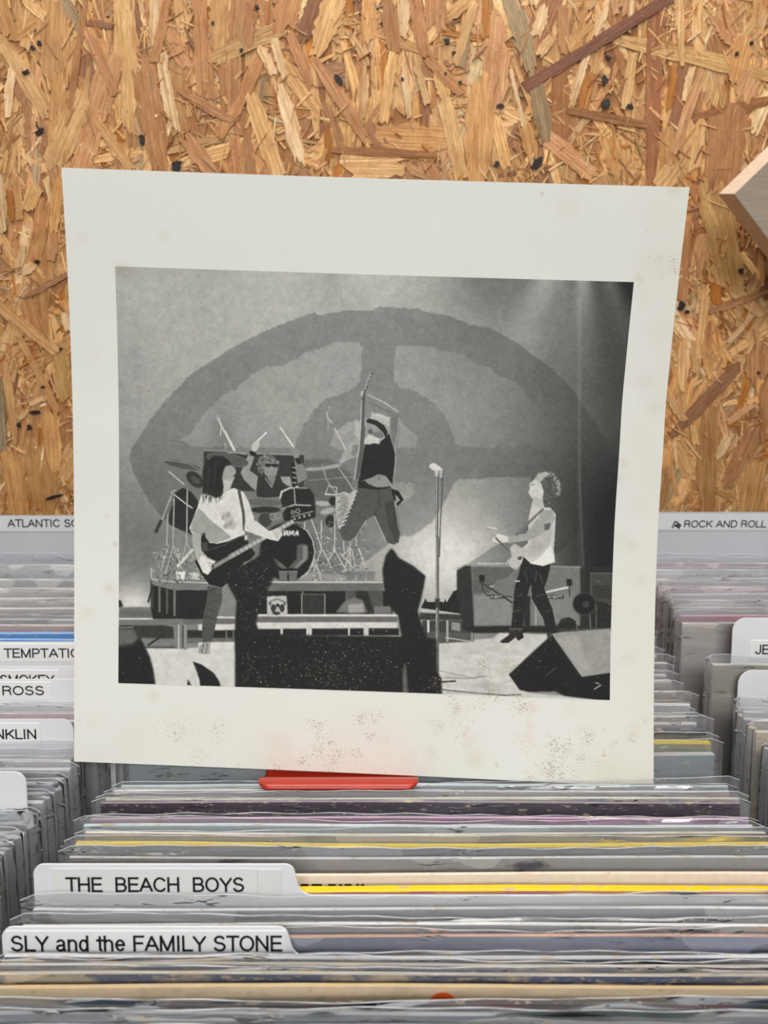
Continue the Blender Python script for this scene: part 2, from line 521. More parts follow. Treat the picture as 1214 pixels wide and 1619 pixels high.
def make_plastic():
    m = NT('clear_polythene')
    co = m.n('ShaderNodeTexCoord').outputs['Object']
    info = m.n('ShaderNodeObjectInfo')
    cmb = m.n('ShaderNodeCombineXYZ')
    ml = m.n('ShaderNodeMath', operation='MULTIPLY')
    ml.inputs[1].default_value = 23.0
    m.l(info.outputs['Random'], ml.inputs[0])
    for k in range(3):
        m.l(ml.outputs[0], cmb.inputs[k])
    off = m.n('ShaderNodeVectorMath', operation='ADD')
    m.l(co, off.inputs[0])
    m.l(cmb.outputs[0], off.inputs[1])
    v = off.outputs[0]
    wob = m.noise(v, 1.0, 2, 0.5, (14, 30, 55))
    crease = m.ramp(m.noise(v, 1.0, 3, 0.6, (40, 80, 150)), 0.60, 0.72)
    add = m.n('ShaderNodeMath', operation='MULTIPLY_ADD')
    m.l(crease, add.inputs[0])
    add.inputs[1].default_value = 0.32
    m.l(wob, add.inputs[2])
    nrm = m.bump(add.outputs[0], 0.85, 0.004)
    m.b.inputs['Base Color'].default_value = (0.78, 0.80, 0.83, 1)
    m.b.inputs['Roughness'].default_value = 0.3
    m.b.inputs['Specular IOR Level'].default_value = 0.6
    m.l(nrm, m.b.inputs['Normal'])
    tr = m.n('ShaderNodeBsdfTransparent')
    tr.inputs[0].default_value = (0.97, 0.975, 0.98, 1)
    gl = m.n('ShaderNodeBsdfGlossy')
    gl.inputs['Roughness'].default_value = 0.07
    m.l(nrm, gl.inputs['Normal'])
    fr = m.n('ShaderNodeFresnel')
    fr.inputs['IOR'].default_value = 1.43
    m.l(nrm, fr.inputs['Normal'])
    frs = m.n('ShaderNodeMath', operation='MULTIPLY')
    frs.inputs[1].default_value = 1.0
    m.l(fr.outputs[0], frs.inputs[0])
    trl = m.n('ShaderNodeBsdfTranslucent')
    trl.inputs[0].default_value = (0.86, 0.88, 0.90, 1)
    dt = m.n('ShaderNodeMixShader')
    dt.inputs[0].default_value = 0.5
    m.l(m.b.outputs[0], dt.inputs[1])
    m.l(trl.outputs[0], dt.inputs[2])
    mx = m.n('ShaderNodeMixShader')
    hz = m.ramp(m.noise(v, 1.0, 3, 0.6, (9, 20, 40)), 0.35, 0.75, (0.06, 0.06, 0.06, 1), (0.22, 0.22, 0.22, 1))
    m.l(hz, mx.inputs[0])
    m.l(tr.outputs[0], mx.inputs[1])
    m.l(dt.outputs[0], mx.inputs[2])
    m2 = m.n('ShaderNodeMixShader')
    m.l(frs.outputs[0], m2.inputs[0])
    m.l(mx.outputs[0], m2.inputs[1])
    m.l(gl.outputs[0], m2.inputs[2])
    m.l(m2.outputs[0], m.out.inputs[0])
    return m.m


def make_rim():
    m = NT('polythene_cut_edge')
    m.b.inputs['Base Color'].default_value = (0.80, 0.81, 0.83, 1)
    m.b.inputs['Roughness'].default_value = 0.25
    co = m.n('ShaderNodeTexCoord').outputs['Object']
    tr = m.n('ShaderNodeBsdfTransparent')
    mx = m.n('ShaderNodeMixShader')
    m.l(m.ramp(m.noise(co, 1.0, 3, 0.6, (45, 10, 10)), 0.35, 0.7, (0.12, 0.12, 0.12, 1), (0.75, 0.75, 0.75, 1)), mx.inputs[0])
    m.l(tr.outputs[0], mx.inputs[1])
    m.l(m.b.outputs[0], mx.inputs[2])
    m.l(mx.outputs[0], m.out.inputs[0])
    return m.m


PLASTIC, RIM = make_plastic(), make_rim()
_cov = {}


def cover_mat(c1, c2, wear, patch):
    """printed card: colour c1 with printed areas in c2, worn pale near the edges"""
    br = lambda c: None if c is None else tuple(255 * (v / 255.0) ** (0.66 + 0.36 * max(0.0, 115 - v) / 115) for v in c)
    c1, c2 = br(c1), br(c2)
    key = (c1, c2, wear, patch)
    if key in _cov:
        return _cov[key]
    m = NT('printed_card')
    co = m.n('ShaderNodeTexCoord').outputs['Object']
    info = m.n('ShaderNodeObjectInfo')
    off = m.n('ShaderNodeVectorMath', operation='ADD')
    m.l(co, off.inputs[0])
    cmb = m.n('ShaderNodeCombineXYZ')
    ml = m.n('ShaderNodeMath', operation='MULTIPLY')
    ml.inputs[1].default_value = 37.0
    m.l(info.outputs['Random'], ml.inputs[0])
    m.l(ml.outputs[0], cmb.inputs[0])
    m.l(cmb.outputs[0], off.inputs[1])
    v = off.outputs[0]
    c = rgb(*c1)
    if c2 is not None:
        f = m.ramp(m.noise(v, 1.0, 4, 0.6, (26, 4, 60)), 0.5 - patch, 0.58 - patch)
        c = m.mix(f, rgb(*c1), rgb(*c2))
    if wear:
        w = m.ramp(m.noise(v, 1.0, 5, 0.7, (120, 300, 420)), 0.60 - wear * 0.1, 0.66 - wear * 0.05)
        c = m.mix(w, c, rgb(196, 176, 146))
    fi = m.ramp(m.noise(v, 300, 3), 0.3, 0.7, (0.9, 0.9, 0.9, 1), (1, 1, 1, 1))
    c = m.mix(1.0, c, fi, 'MULTIPLY')
    m.l(c, m.b.inputs['Base Color'])
    m.b.inputs['Roughness'].default_value = 0.45
    _cov[key] = m.m
    return m.m


def cover_mesh(w, t, rnd, top_jit):
    """a card record cover standing upright in local space: x centred, y 0 front .. t back, z 0 .. REC_H, slightly bowed, soft top edge"""
    n = 20
    ph, am = rnd.uniform(0, 6), rnd.uniform(0.0001, 0.0005)
    r = min(t * 0.22, 0.0006)
    sec = [(0, 0.0), (0, REC_H * 0.5), (0, REC_H - r), (r, REC_H), (t - r, REC_H), (t, REC_H - r), (t, REC_H * 0.5), (t, 0.0)]
    vs, fs, mi = [], [], []
    for i in range(n + 1):
        u = i / n
        x = (u - 0.5) * w
        for (y, z) in sec:
            zz = z + (0 if z < 0.01 else (top_jit * math.sin(u * 5 + ph) + rnd.uniform(-.5, .5) * top_jit * 0.4) * (z / REC_H))
            vs.append((x, y + am * math.sin(u * 7 + ph) * (z / REC_H), zz))
    k = len(sec)
    for i in range(n):
        for j in range(k):
            a, b = i * k + j, i * k + (j + 1) % k
            fs.append((a, a + k, b + k, b))
            mi.append(1 if j in (2, 3, 4) else 0)
    fs.append(tuple(range(k)))
    mi.append(1)
    fs.append(tuple(range(n * k + k - 1, n * k - 1, -1)))
    mi.append(1)
    return mesh_from('cover', vs, fs, False, mi)


def sleeve_mesh(w, t, ext, rnd, side=0.005, amp=0.0012, extra=None):
    """clear outer bag: two sheets joined at the sides, open and crinkled at the top, with a cut rim"""
    n = 44
    W2 = w / 2 + side
    zs = [0.0, 0.15, 0.26, REC_H - 0.03, REC_H - 0.012, REC_H - 0.004, REC_H + 0.35 * ext, REC_H + ext]
    p = [rnd.uniform(0, 6.28) for _ in range(6)]
    f = [rnd.uniform(6, 12), rnd.uniform(14, 26), rnd.uniform(40, 70)]
    skew = rnd.uniform(-1, 1) * 0.0012
    zw = rnd.uniform(0.0003, 0.0011)
    vs, fs, mi = [], [], []

    def pt(u, z, back):
        x = (u - 0.5) * 2 * W2
        k = max(0.0, (z - REC_H + 0.03) / (0.03 + ext))
        wv = (math.sin(u * f[0] + p[0]) + 0.6 * math.sin(u * f[1] + p[1]) + 0.35 * math.sin(u * f[2] + p[2])) * amp * k * k
        y0 = -0.0005 if not back else t + 0.0005
        over = max(0.0, (abs(x) - w / 2) / max(side, 1e-6))
        y0 = y0 * (1 - over) + (t / 2) * over
        if back:
            y = y0 + 0.35 * wv - 0.25 * k * k * t
        else:
            y = y0 + 0.55 * wv - max(0, -0.0)
            y = min(y, y0 + 0.0006) if z < REC_H else y
        zz = z
        if z > REC_H:
            q = (z - REC_H) / ext
            zz += q * (skew * (u - 0.5) * 2 + zw * math.sin(u * f[0] * 0.8 + p[3]) + 0.4 * zw * math.sin(u * f[2] + p[4]))
            if extra:
                zz += q * extra(u)
        if z > REC_H - 0.03 and over > 0:
            zz -= 0.0015 * over
        return (x, y, zz)

    us = [0.0, side * 0.5 / (2 * W2)] + [side / (2 * W2) + (1 - side / W2) * i / n for i in range(n + 1)] + [1 - side * 0.5 / (2 * W2), 1.0]
    nu, nz = len(us), len(zs)
    for back in (False, True):
        o = len(vs)
        for u in us:
            for z in zs:
                vs.append(pt(u, z, back))
        for i in range(nu - 1):
            for j in range(nz - 1):
                a = o + i * nz + j
                fs.append((a, a + nz, a + nz + 1, a + 1) if not back else (a, a + 1, a + nz + 1, a + nz))
                mi.append(0)
    # rim: a thin bead along the top of each sheet
    h = 0.00017
    for back in (True,):
        o = len(vs)
        for u in us:
            x, y, z = pt(u, zs[-1], back)
            vs += [(x, y - h, z - h), (x, y + h, z - h), (x, y + h, z + h), (x, y - h, z + h)]
        for i in range(nu - 1):
            for j in range(4):
                a, b = o + i * 4 + j, o + i * 4 + (j + 1) % 4
                fs.append((a, a + 4, b + 4, b))
                mi.append(1)
    return mesh_from('poly_sleeve', vs, fs, True, mi)


NREC = [0]


def record(xc, w, Yf, t, label, face, edge=None, face2=None, wear=0.0, patch=0.0, sleeve=0.006, low=0.0, group=None, amp=0.0012, side=0.005, extra=None, turn=0.0):
    """a record in its cover; Yf: y of the front top edge"""
    NREC[0] += 1
    rnd = random.Random(1000 + NREC[0] * 13)
    Yb = Yf - REC_H * math.sin(LEAN)
    zb = floor_z(Yb) + 0.0008 * math.sin(LEAN) - low
    root = empty('record', (xc, Yb, zb))
    root.rotation_euler = (-LEAN, 0, turn)
    tag(root, label, 'record', group)
    fm = cover_mat(face, face2, wear, patch)
    em = cover_mat(edge or tuple(int(c * 0.6 + 90) for c in face), None, min(1.0, wear + 0.2), 0.0)
    c = link('cover', cover_mesh(w, t, rnd, 0.0004), [fm, em], root)
    if sleeve:
        s = link('poly_sleeve', sleeve_mesh(w, t, sleeve, rnd, side, amp, extra), [PLASTIC, RIM], root)
        tag(s, 'clear polythene outer sleeve')
    return root


# ------------------------------------------------------------------ divider cards
CARD = simple_mat('white_divider_plastic', rgb(226, 227, 230), 0.35, 0.03, 20)
STICK = simple_mat('label_paper', rgb(232, 232, 231), 0.5, 0.02, 60)
STICK2 = simple_mat('label_tape', rgb(222, 223, 220), 0.25, 0.03, 60)
INK = simple_mat('black_ink', rgb(24, 24, 32), 0.5, 0.05, 200)
GREYLAB = simple_mat('grey_label', rgb(196, 197, 199), 0.5, 0.03, 60)
GREYCARD = simple_mat('grey_divider_plastic', rgb(176, 177, 182), 0.4, 0.03, 20)


def _arc(cx, cy, rx, ry, a0, a1, n=10):
    return [(cx + rx * math.cos(math.radians(a0 + (a1 - a0) * i / n)), cy + ry * math.sin(math.radians(a0 + (a1 - a0) * i / n))) for i in range(n + 1)]


# plain grotesque capitals as stroke paths on a cap height of 1: (advance width, strokes)
GLYPH = {
    ' ': (0.36, []),
    'A': (0.90, [[(0, 0), (0.42, 1), (0.84, 0)], [(0.15, 0.34), (0.69, 0.34)]]),
    'B': (0.84, [[(0.06, 0), (0.06, 1), (0.42, 1)] + _arc(0.42, 0.76, 0.24, 0.24, 90, -90) + [(0.06, 0.52)], [(0.42, 0.52)] + _arc(0.45, 0.26, 0.27, 0.26, 90, -90) + [(0.06, 0)]]),
    'C': (0.92, [_arc(0.45, 0.5, 0.41, 0.5, 35, 325, 18)]),
    'D': (0.90, [[(0.06, 0), (0.06, 1), (0.36, 1)] + _arc(0.36, 0.5, 0.44, 0.5, 90, -90, 14) + [(0.06, 0)]]),
    'E': (0.78, [[(0.66, 1), (0.06, 1), (0.06, 0), (0.68, 0)], [(0.06, 0.52), (0.62, 0.52)]]),
    'F': (0.72, [[(0.64, 1), (0.06, 1), (0.06, 0)], [(0.06, 0.52), (0.56, 0.52)]]),
    'H': (0.90, [[(0.06, 0), (0.06, 1)], [(0.76, 0), (0.76, 1)], [(0.06, 0.52), (0.76, 0.52)]]),
    'I': (0.30, [[(0.10, 0), (0.10, 1)]]),
    'J': (0.66, [[(0.52, 1), (0.52, 0.26)] + _arc(0.28, 0.26, 0.24, 0.26, 0, -180)]),
    'K': (0.86, [[(0.06, 0), (0.06, 1)], [(0.76, 1), (0.06, 0.36)], [(0.30, 0.58), (0.80, 0)]]),
    'L': (0.68, [[(0.06, 1), (0.06, 0), (0.62, 0)]]),
    'M': (1.04, [[(0.06, 0), (0.06, 1), (0.47, 0), (0.88, 1), (0.88, 0)]]),
    'N': (0.92, [[(0.06, 0), (0.06, 1), (0.76, 0), (0.76, 1)]]),
    'O': (0.98, [_arc(0.45, 0.5, 0.42, 0.5, 0, 360, 22)]),
    'P': (0.80, [[(0.06, 0), (0.06, 1), (0.42, 1)] + _arc(0.42, 0.73, 0.27, 0.27, 90, -90) + [(0.06, 0.46)]]),
    'R': (0.88, [[(0.06, 0), (0.06, 1), (0.44, 1)] + _arc(0.44, 0.75, 0.27, 0.25, 90, -90) + [(0.06, 0.50)], [(0.44, 0.50)] + _arc(0.44, 0.28, 0.24, 0.22, 90, 0, 5) + [(0.70, 0.06), (0.75, 0)]]),
    'S': (0.84, [_arc(0.38, 0.75, 0.29, 0.25, 20, 180, 9) + _arc(0.38, 0.76, 0.29, 0.24, 180, 262, 4) + _arc(0.38, 0.27, 0.33, 0.25, 82, -20, 6) + _arc(0.38, 0.27, 0.33, 0.27, -20, -165, 8)]),
    'T': (0.76, [[(0, 1), (0.70, 1)], [(0.35, 1), (0.35, 0)]]),
    'U': (0.90, [[(0.06, 1), (0.06, 0.32)] + _arc(0.41, 0.32, 0.35, 0.32, 180, 360, 12) + [(0.76, 1)]]),
    'Y': (0.84, [[(0, 1), (0.39, 0.42), (0.78, 1)], [(0.39, 0.44), (0.39, 0)]]),
    'a': (0.70, [_arc(0.28, 0.54, 0.22, 0.19, 160, 0, 8) + [(0.50, 0.12), (0.53, 0.03), (0.60, 0.0)], [(0.50, 0.40), (0.28, 0.36)] + _arc(0.25, 0.18, 0.21, 0.18, 100, 270, 8) + _arc(0.25, 0.22, 0.25, 0.22, 270, 350, 6)]),
    'n': (0.68, [[(0.05, 0), (0.05, 0.73)], [(0.05, 0.45)] + _arc(0.29, 0.47, 0.24, 0.26, 170, 0, 9) + [(0.53, 0)]]),
    'd': (0.70, [[(0.53, 0), (0.53, 1)], _arc(0.29, 0.36, 0.25, 0.37, 0, 360, 16)]),
    't': (0.38, [[(0.17, 0.94), (0.17, 0.12)] + _arc(0.29, 0.12, 0.12, 0.12, 180, 275, 5), [(0, 0.72), (0.34, 0.72)]]),
    'h': (0.68, [[(0.05, 0), (0.05, 1)], [(0.05, 0.45)] + _arc(0.29, 0.47, 0.24, 0.26, 170, 0, 9) + [(0.53, 0)]]),
    'e': (0.70, [[(0.05, 0.39), (0.56, 0.39)] + _arc(0.31, 0.37, 0.25, 0.36, 8, 325, 16)]),
}


def text_mesh(txt, height, width, shear=0.0, weight=0.14):
    """flat printed lettering in the xz plane: baseline z = 0, given cap height and total width"""
    x, strokes = 0.0, []
    for ch in txt:
        adv, st = GLYPH[ch]
        for p in st:
            strokes.append([(x + a, b) for a, b in p])
        x += adv + 0.07
    xs = [a for p in strokes for a, b in p]
    x0, x1 = min(xs), max(xs)
    kx = (width - weight * height) / (x1 - x0)
    ky = height * (1 - weight)
    hw = weight * height / 2
    V, Fc = [], []

    def P(a, b):
        return Vector((hw + (a - x0) * kx + shear * b * height, hw + b * ky))

    for p in strokes:
        q = [P(a, b) for a, b in p]
        m = len(q)
        closed = (q[0] - q[-1]).length < 1e-7
        nrm = []
        for i in range(m):
            ds = []
            if i > 0 or closed:
                ds.append((q[i] - q[i - 1 if i > 0 else m - 2]).normalized())
            if i < m - 1 or closed:
                ds.append((q[i + 1 if i < m - 1 else 1] - q[i]).normalized())
            t = sum(ds, Vector((0, 0)))
            if len(ds) == 2 and ds[0].dot(ds[1]) < 0.55:
                nrm.append(None)
            else:
                t.normalize()
                nrm.append(Vector((-t.y, t.x)))
        for i in range(m - 1):
            d = (q[i + 1] - q[i]).normalized()
            nn = Vector((-d.y, d.x))
            na, nb = nrm[i] or nn, nrm[i + 1] or nn
            a, b = q[i].copy(), q[i + 1].copy()
            if nrm[i] is None or (i == 0 and not closed):
                a -= d * hw * (1.0 if (abs(d.x) < 0.02 or abs(d.y) < 0.02) else 0.35)
            if nrm[i + 1] is None or (i == m - 2 and not closed):
                b += d * hw * (1.0 if (abs(d.x) < 0.02 or abs(d.y) < 0.02) else 0.35)
            o = len(V)
            for pt in (a - na * hw, b - nb * hw, b + nb * hw, a + na * hw):
                V.append((pt.x, 0.0, pt.y))
            Fc.append((o, o + 1, o + 2, o + 3))
    return mesh_from('lettering', V, Fc)


def arc(cx, cz, r, a0, a1, n=6):
    return [(cx + r * math.cos(a0 + (a1 - a0) * i / n), cz + r * math.sin(a0 + (a1 - a0) * i / n)) for i in range(n + 1)]


def divider(name, label, Y, x0, x1, tab0, tab1, z_body, z_tab, rad=0.004, texts=(), mat=None, stickers=(), cat='divider card'):
    """upright card at distance Y (top), body x0..x1 up to z_body, tab tab0..tab1 up to z_tab.
    stickers: (x0,x1,z0,z1) ; texts: (string, x, z_base, height, width, sticker index, shear)"""
    zb = floor_z(Y - 0.02) + 0.001
    Hh = z_tab - zb
    root = empty(name, ((x0 + x1) / 2, Y - Hh * math.sin(LEAN), zb))
    root.rotation_euler = (-LEAN, 0, 0)
    tag(root, label, cat)
    xm = (x0 + x1) / 2
    HP = math.pi / 2
    b, tt = z_body - zb, Hh
    o = [(x0 - xm, 0), (x1 - xm, 0)]
    fil = min(0.006, (tt - b) * 0.45)
    if tab1 < x1 - 0.002:
        o += arc(x1 - xm - 0.003, b - 0.003, 0.003, 0, HP, 3)
        o += [(p[0], p[1]) for p in arc(tab1 - xm + fil + 0.001, b + fil, fil, -HP, -HP - HP * 0.85, 5)]
        o += arc(tab1 - xm - rad, tt - rad, rad, 0.15, HP, 6)
    else:
        o += arc(x1 - xm - rad, tt - rad, rad, 0, HP, 6)
    if tab0 > x0 + 0.002:
        o += arc(tab0 - xm + rad, tt - rad, rad, HP, math.pi - 0.15, 6)
        o += [(p[0], p[1]) for p in arc(tab0 - xm - fil - 0.001, b + fil, fil, -HP * 0.15, -HP, 5)]
        o += arc(x0 - xm + 0.003, b - 0.003, 0.003, HP, math.pi, 3)
    else:
        o += arc(x0 - xm + rad, tt - rad, rad, HP, math.pi, 6)
    me = prism_mesh('card', o, 0.0009, lambda a, bb, t: (a, t, bb))
    link('card', me, mat or CARD, root)
    so = []
    for (sx0, sx1, sz0, sz1, sm) in stickers:
        s = link('label_sticker', box_mesh('label_sticker', sx0 - xm, sx1 - xm, -0.00035, 0.00005, sz0 - zb, sz1 - zb), sm, root)
        so.append(s)
    for (txt, x, z, h, w, si, sh) in texts:
        me = text_mesh(txt, h, w, sh)
        t = link('lettering', me, INK, so[si] if si is not None else root)
        t.location = (x - xm, -0.0006, z - zb)
    return root


def px_card(Y):
    """x,z of photograph pixels on the (nearly upright) card plane at distance Y"""
    def f(x, y):
        p = at_Y(x, y, Y)
        return p.x, p.z
    return f


# genre cards against the wall
def px_text(f, txt, xa, xb, ytop, ybase, si, sh=0.0):
    a, b = f(xa, ybase), f(xb, ybase)
    t = f(xa, ytop)
    return (txt, a[0], a[1], t[1] - a[1], b[0] - a[0], si, sh)


def px_rect(f, xa, xb, ya, yb, m):
    a, b = f(xa, yb), f(xb, ya)
    return (a[0], b[0], a[1], b[1], m)


LX0, LX1 = -0.478, -0.156       # left bay
RX0, RX1 = 0.196, 0.518        # right bay
CX0, CX1 = -0.1415, 0.1785     # centre bay

Yg = 0.60
f = px_card(Yg)
divider('divider_card', 'grey divider card lettered ATLANTIC SOUL at the back of the left bay', Yg, LX0, LX1, LX0, LX1, f(60, 813)[1], f(60, 813)[1], 0.003,
        [px_text(f, 'ATLANTIC SOUL', 13, 148, 819, 831.5, 0)], GREYCARD, [px_rect(f, -60, 240, 815, 838, GREYLAB)])
divider('divider_card', 'grey divider card lettered ROCK AND ROLL at the back of the right bay', Yg, RX0, RX1, RX0, RX1, f(1100, 808)[1], f(1100, 808)[1], 0.003,
        [px_text(f, 'ROCK AND ROLL', 1080, 1210, 820.5, 832, 0, 0.08)], GREYCARD, [px_rect(f, 1015, 1240, 811, 836, GREYLAB)])
# the little scrawled mark in front of ROCK AND ROLL
rock = bpy.context.scene.objects['divider_card.001']
pts = [(1062, 832), (1066, 823), (1070, 823), (1070, 831), (1066, 829), (1073, 826), (1072, 833), (1075, 828)]
mv, mf = [], []
for a, b in zip(pts[:-1], pts[1:]):
    A, B = Vector(f(*a)), Vector(f(*b))
    d = (B - A).normalized() * 0.0005
    nn = Vector((-d.y, d.x))
    o = len(mv)
    for q in (A - d - nn, B + d - nn, B + d + nn, A - d + nn):
        mv.append((q.x, 0, q.y))
    mf.append((o, o + 1, o + 2, o + 3))
mk = mesh_from('scrawl', [(v[0] - (RX0 + RX1) / 2, -0.0006, v[2] - rock.location.z) for v in mv], mf)
link('scrawl', mk, INK, [c for c in rock.children if c.name.startswith('label_sticker')][0])

# left bay artists
f = px_card(0.449)
divider('divider_card', 'white divider card lettered THE TEMPTATIONS in the left bay', 0.449, LX0, LX1, LX0, LX1, f(60, 1013)[1], f(60, 1013)[1], 0.004,
        [px_text(f, 'THE TEMPTATIONS', -41, 158, 1022.5, 1037, 0)], CARD, [px_rect(f, -70, 190, 1016, 1043, STICK)])
f = px_card(0.430)
divider('divider_card', 'white divider card lettered SMOKEY behind the DIANA ROSS card', 0.430, LX0, LX1, LX0, LX1, f(60, 1052)[1], f(60, 1052)[1], 0.004,
        [px_text(f, 'SMOKEY', 2, 88, 1064, 1079, 0)], CARD, [px_rect(f, -60, 93, 1057, 1084, STICK)])
f = px_card(0.418)
divider('divider_card', 'white divider card lettered DIANA ROSS in the left bay', 0.418, LX0, LX1, LX0, LX1, f(60, 1072)[1], f(60, 1072)[1], 0.004,
        [px_text(f, 'DIANA ROSS', -78, 71, 1081.5, 1096, 0)], CARD, [px_rect(f, -95, 80, 1076, 1103, STICK)])
f = px_card(0.386)
divider('divider_card', 'white rounded divider card lettered ARETHA FRANKLIN in the left bay', 0.386, LX0, f(115, 1135)[0], LX0, f(115, 1135)[0], f(60, 1175)[1], f(60, 1135)[1], 0.006,
        [px_text(f, 'ARETHA FRANKLIN', -152, 59, 1149.5, 1165, 0)], CARD, [px_rect(f, -195, 63, 1141, 1172, STICK)])
f = px_card(0.343)
divider('divider_card', 'blank white divider tab standing in front of the ARETHA FRANKLIN card', 0.343, LX0, f(40, 1218)[0], LX0, f(40, 1218)[0], f(20, 1282)[1], f(20, 1218)[1], 0.006)
# right bay artists
f = px_card(0.49)
divider('divider_card', 'white rounded divider tab lettered JE in the right bay', 0.49, f(1159, 980)[0], RX1, f(1159, 980)[0], RX1, f(1180, 1045)[1], f(1180, 975)[1], 0.009,
        [px_text(f, 'JE', 1191, 1214, 1016, 1031, 0)], CARD, [px_rect(f, 1182, 1310, 1010, 1038, STICK)])
f = px_card(0.452)
divider('divider_card', 'blank white rounded divider tab in front of the JE tab', 0.452, f(1168, 1060)[0], RX1, f(1168, 1060)[0], RX1, f(1190, 1112)[1], f(1190, 1058)[1], 0.009)
# centre bay artists
f = px_card(0.2807)
divider('divider_card', 'white divider card with tab lettered THE BEACH BOYS', 0.2807, CX0, CX1, f(50, 1364)[0], f(466, 1364)[0], f(300, 1411)[1], f(300, 1364)[1], 0.004,
        [px_text(f, 'THE  BEACH  BOYS', 106, 387, 1382, 1404.5, 0)], CARD, [px_rect(f, 86, 407, 1370, 1410, STICK2), px_rect(f, 409, 446, 1371, 1411, STICK2)])
f = px_card(0.2535)
divider('divider_card', 'white divider card with tab lettered SLY and the FAMILY STONE', 0.2535, CX0, CX1, f(-4, 1464)[0], f(456, 1464)[0], f(300, 1508)[1], f(300, 1463)[1], 0.004,
        [px_text(f, 'SLY and the FAMILY STONE', 20, 447, 1474, 1498, 0)], CARD, [px_rect(f, 12, 452, 1468, 1503, STICK)])

# ------------------------------------------------------------------ records, centre bay, in front of the sheet
CXM, CWD = (CX0 + CX1) / 2 + 0.0005, 0.313


def crec(ya, yb, label, face, **kw):
    Yb_, Yf_ = Y_of(ya), Y_of(yb)
    dx = kw.pop('dx', 0.0)
    return record(CXM + dx, kw.pop('w', CWD), Yf_, max(0.0016, Yb_ - Yf_), label, face, **kw)


def low_left(u):
    return 0.0012 * (u - 0.4)


crec(1216, 1221, 'pale teal record cover directly below the bottom left of the printed sheet', (150, 168, 172), edge=(176, 188, 190), face2=(166, 160, 156), patch=0.0, sleeve=0.0005, low=0.0075, dx=0.002, amp=0.0006)
crec(1232, 1235, 'grey-white record cover behind the red stand lip', (176, 170, 168), edge=(190, 188, 186), face2=(190, 165, 165), patch=-0.03, sleeve=0.0015, low=0.0055, amp=0.0006, extra=lambda u: 0.0075 * max(0, u - 0.5) ** 0.5)
crec(1256, 1260, 'cream and blue speckled record cover in front of the red stand', (186, 174, 140), edge=(196, 188, 160), face2=(88, 112, 150), patch=-0.02, wear=0.2, sleeve=0.0030, low=0.001, amp=0.0008)
crec(1266, 1269, 'dark plum record cover with worn edges below the red stand', (46, 30, 46), edge=(110, 96, 108), wear=0.25, sleeve=0.0012, dx=-0.001, amp=0.0006)
crec(1291, 1294, 'mauve record cover in front of the dark plum cover', (150, 96, 132), edge=(168, 128, 150), sleeve=0.0008, dx=-0.002, amp=0.0006)
crec(1302, 1306, 'pale blue-grey record cover in front of the mauve cover', (158, 174, 180), edge=(186, 196, 198), sleeve=0.0020, dx=-0.003)
crec(1315, 1318, 'tan record cover with smudged dark print behind the first yellow edge', (178, 162, 132), face2=(120, 112, 98), patch=-0.04, edge=(190, 184, 170), wear=0.3, sleeve=0.0020)
crec(1330, 1337, 'record with dull mustard yellow top edge, farther of the two yellow edges', (132, 138, 150), edge=(204, 166, 62), sleeve=0.0030, dx=-0.001)
crec(1353, 1356, 'grey record cover with dark printed patches behind the cream cover', (150, 146, 142), face2=(74, 72, 80), patch=-0.07, edge=(184, 184, 182), wear=0.2, sleeve=0.0040)
cream = crec(1378, 1382, 'cream record cover with tips of black lettering behind the bright yellow edge', (250, 232, 196), edge=(214, 194, 166), sleeve=0.0)
crec(1398.5, 1408.5, 'record with bright yellow top edge and orange front beside the BEACH BOYS tab', (196, 122, 88), face2=(176, 96, 104), patch=0.0, edge=(244, 186, 12), sleeve=0.0)
crec(1434, 1437, 'light grey sleeved record in front of the BEACH BOYS card', (150, 150, 154), edge=(196, 196, 198), sleeve=0.0050, amp=0.0016, dx=-0.001)
crec(1458, 1463, 'record with white top edge behind the SLY tab', (152, 150, 150), edge=(226, 224, 216), sleeve=0.0025, dx=-0.001)
crec(1478, 1481, 'record with thin orange top edge behind the slate blue cover', (118, 120, 138), edge=(178, 128, 108), face2=(150, 110, 120), patch=-0.1, sleeve=0.0020)
crec(1511, 1514, 'navy record cover with flaking tan edge in front of the SLY tab', (64, 72, 92), face2=(160, 146, 124), patch=-0.06, edge=(176, 174, 178), wear=0.5, sleeve=0.0006, amp=0.0005)
crec(1524, 1527, 'blue-grey worn record cover second in front of the SLY tab', (74, 80, 98), face2=(168, 150, 124), patch=-0.03, edge=(150, 140, 126), wear=0.6, sleeve=0.0015)
crec(1538, 1541, 'dark navy record cover with tan patches behind the beige cover', (66, 72, 90), face2=(172, 152, 122), patch=-0.02, edge=(160, 150, 136), wear=0.5, sleeve=0.0018)
beige = crec(1556, 1561, 'worn beige record cover with small orange ring mark', (206, 176, 134), face2=(188, 158, 120), patch=-0.03, edge=(176, 140, 98), wear=0.3, sleeve=0.0)
crec(1585, 1588, 'dark brown record cover in front of the beige cover', (64, 46, 46), edge=(60, 54, 50), face2=(90, 40, 48), patch=-0.05, sleeve=0.0)
crec(1600, 1604, 'slate blue sleeved record nearest but one at the bottom edge', (84, 92, 110), face2=(120, 126, 132), patch=-0.05, edge=(150, 154, 160), sleeve=0.0040, amp=0.002)
crec(1622, 1626, 'grey-green sleeved record nearest to the viewer', (110, 122, 124), face2=(150, 120, 120), patch=-0.05, edge=(150, 154, 150), sleeve=0.0050, amp=0.002)
crec(1645, 1650, 'pale sleeved record just below the bottom edge of view', (170, 168, 164), edge=(190, 186, 180), sleeve=0.0040)

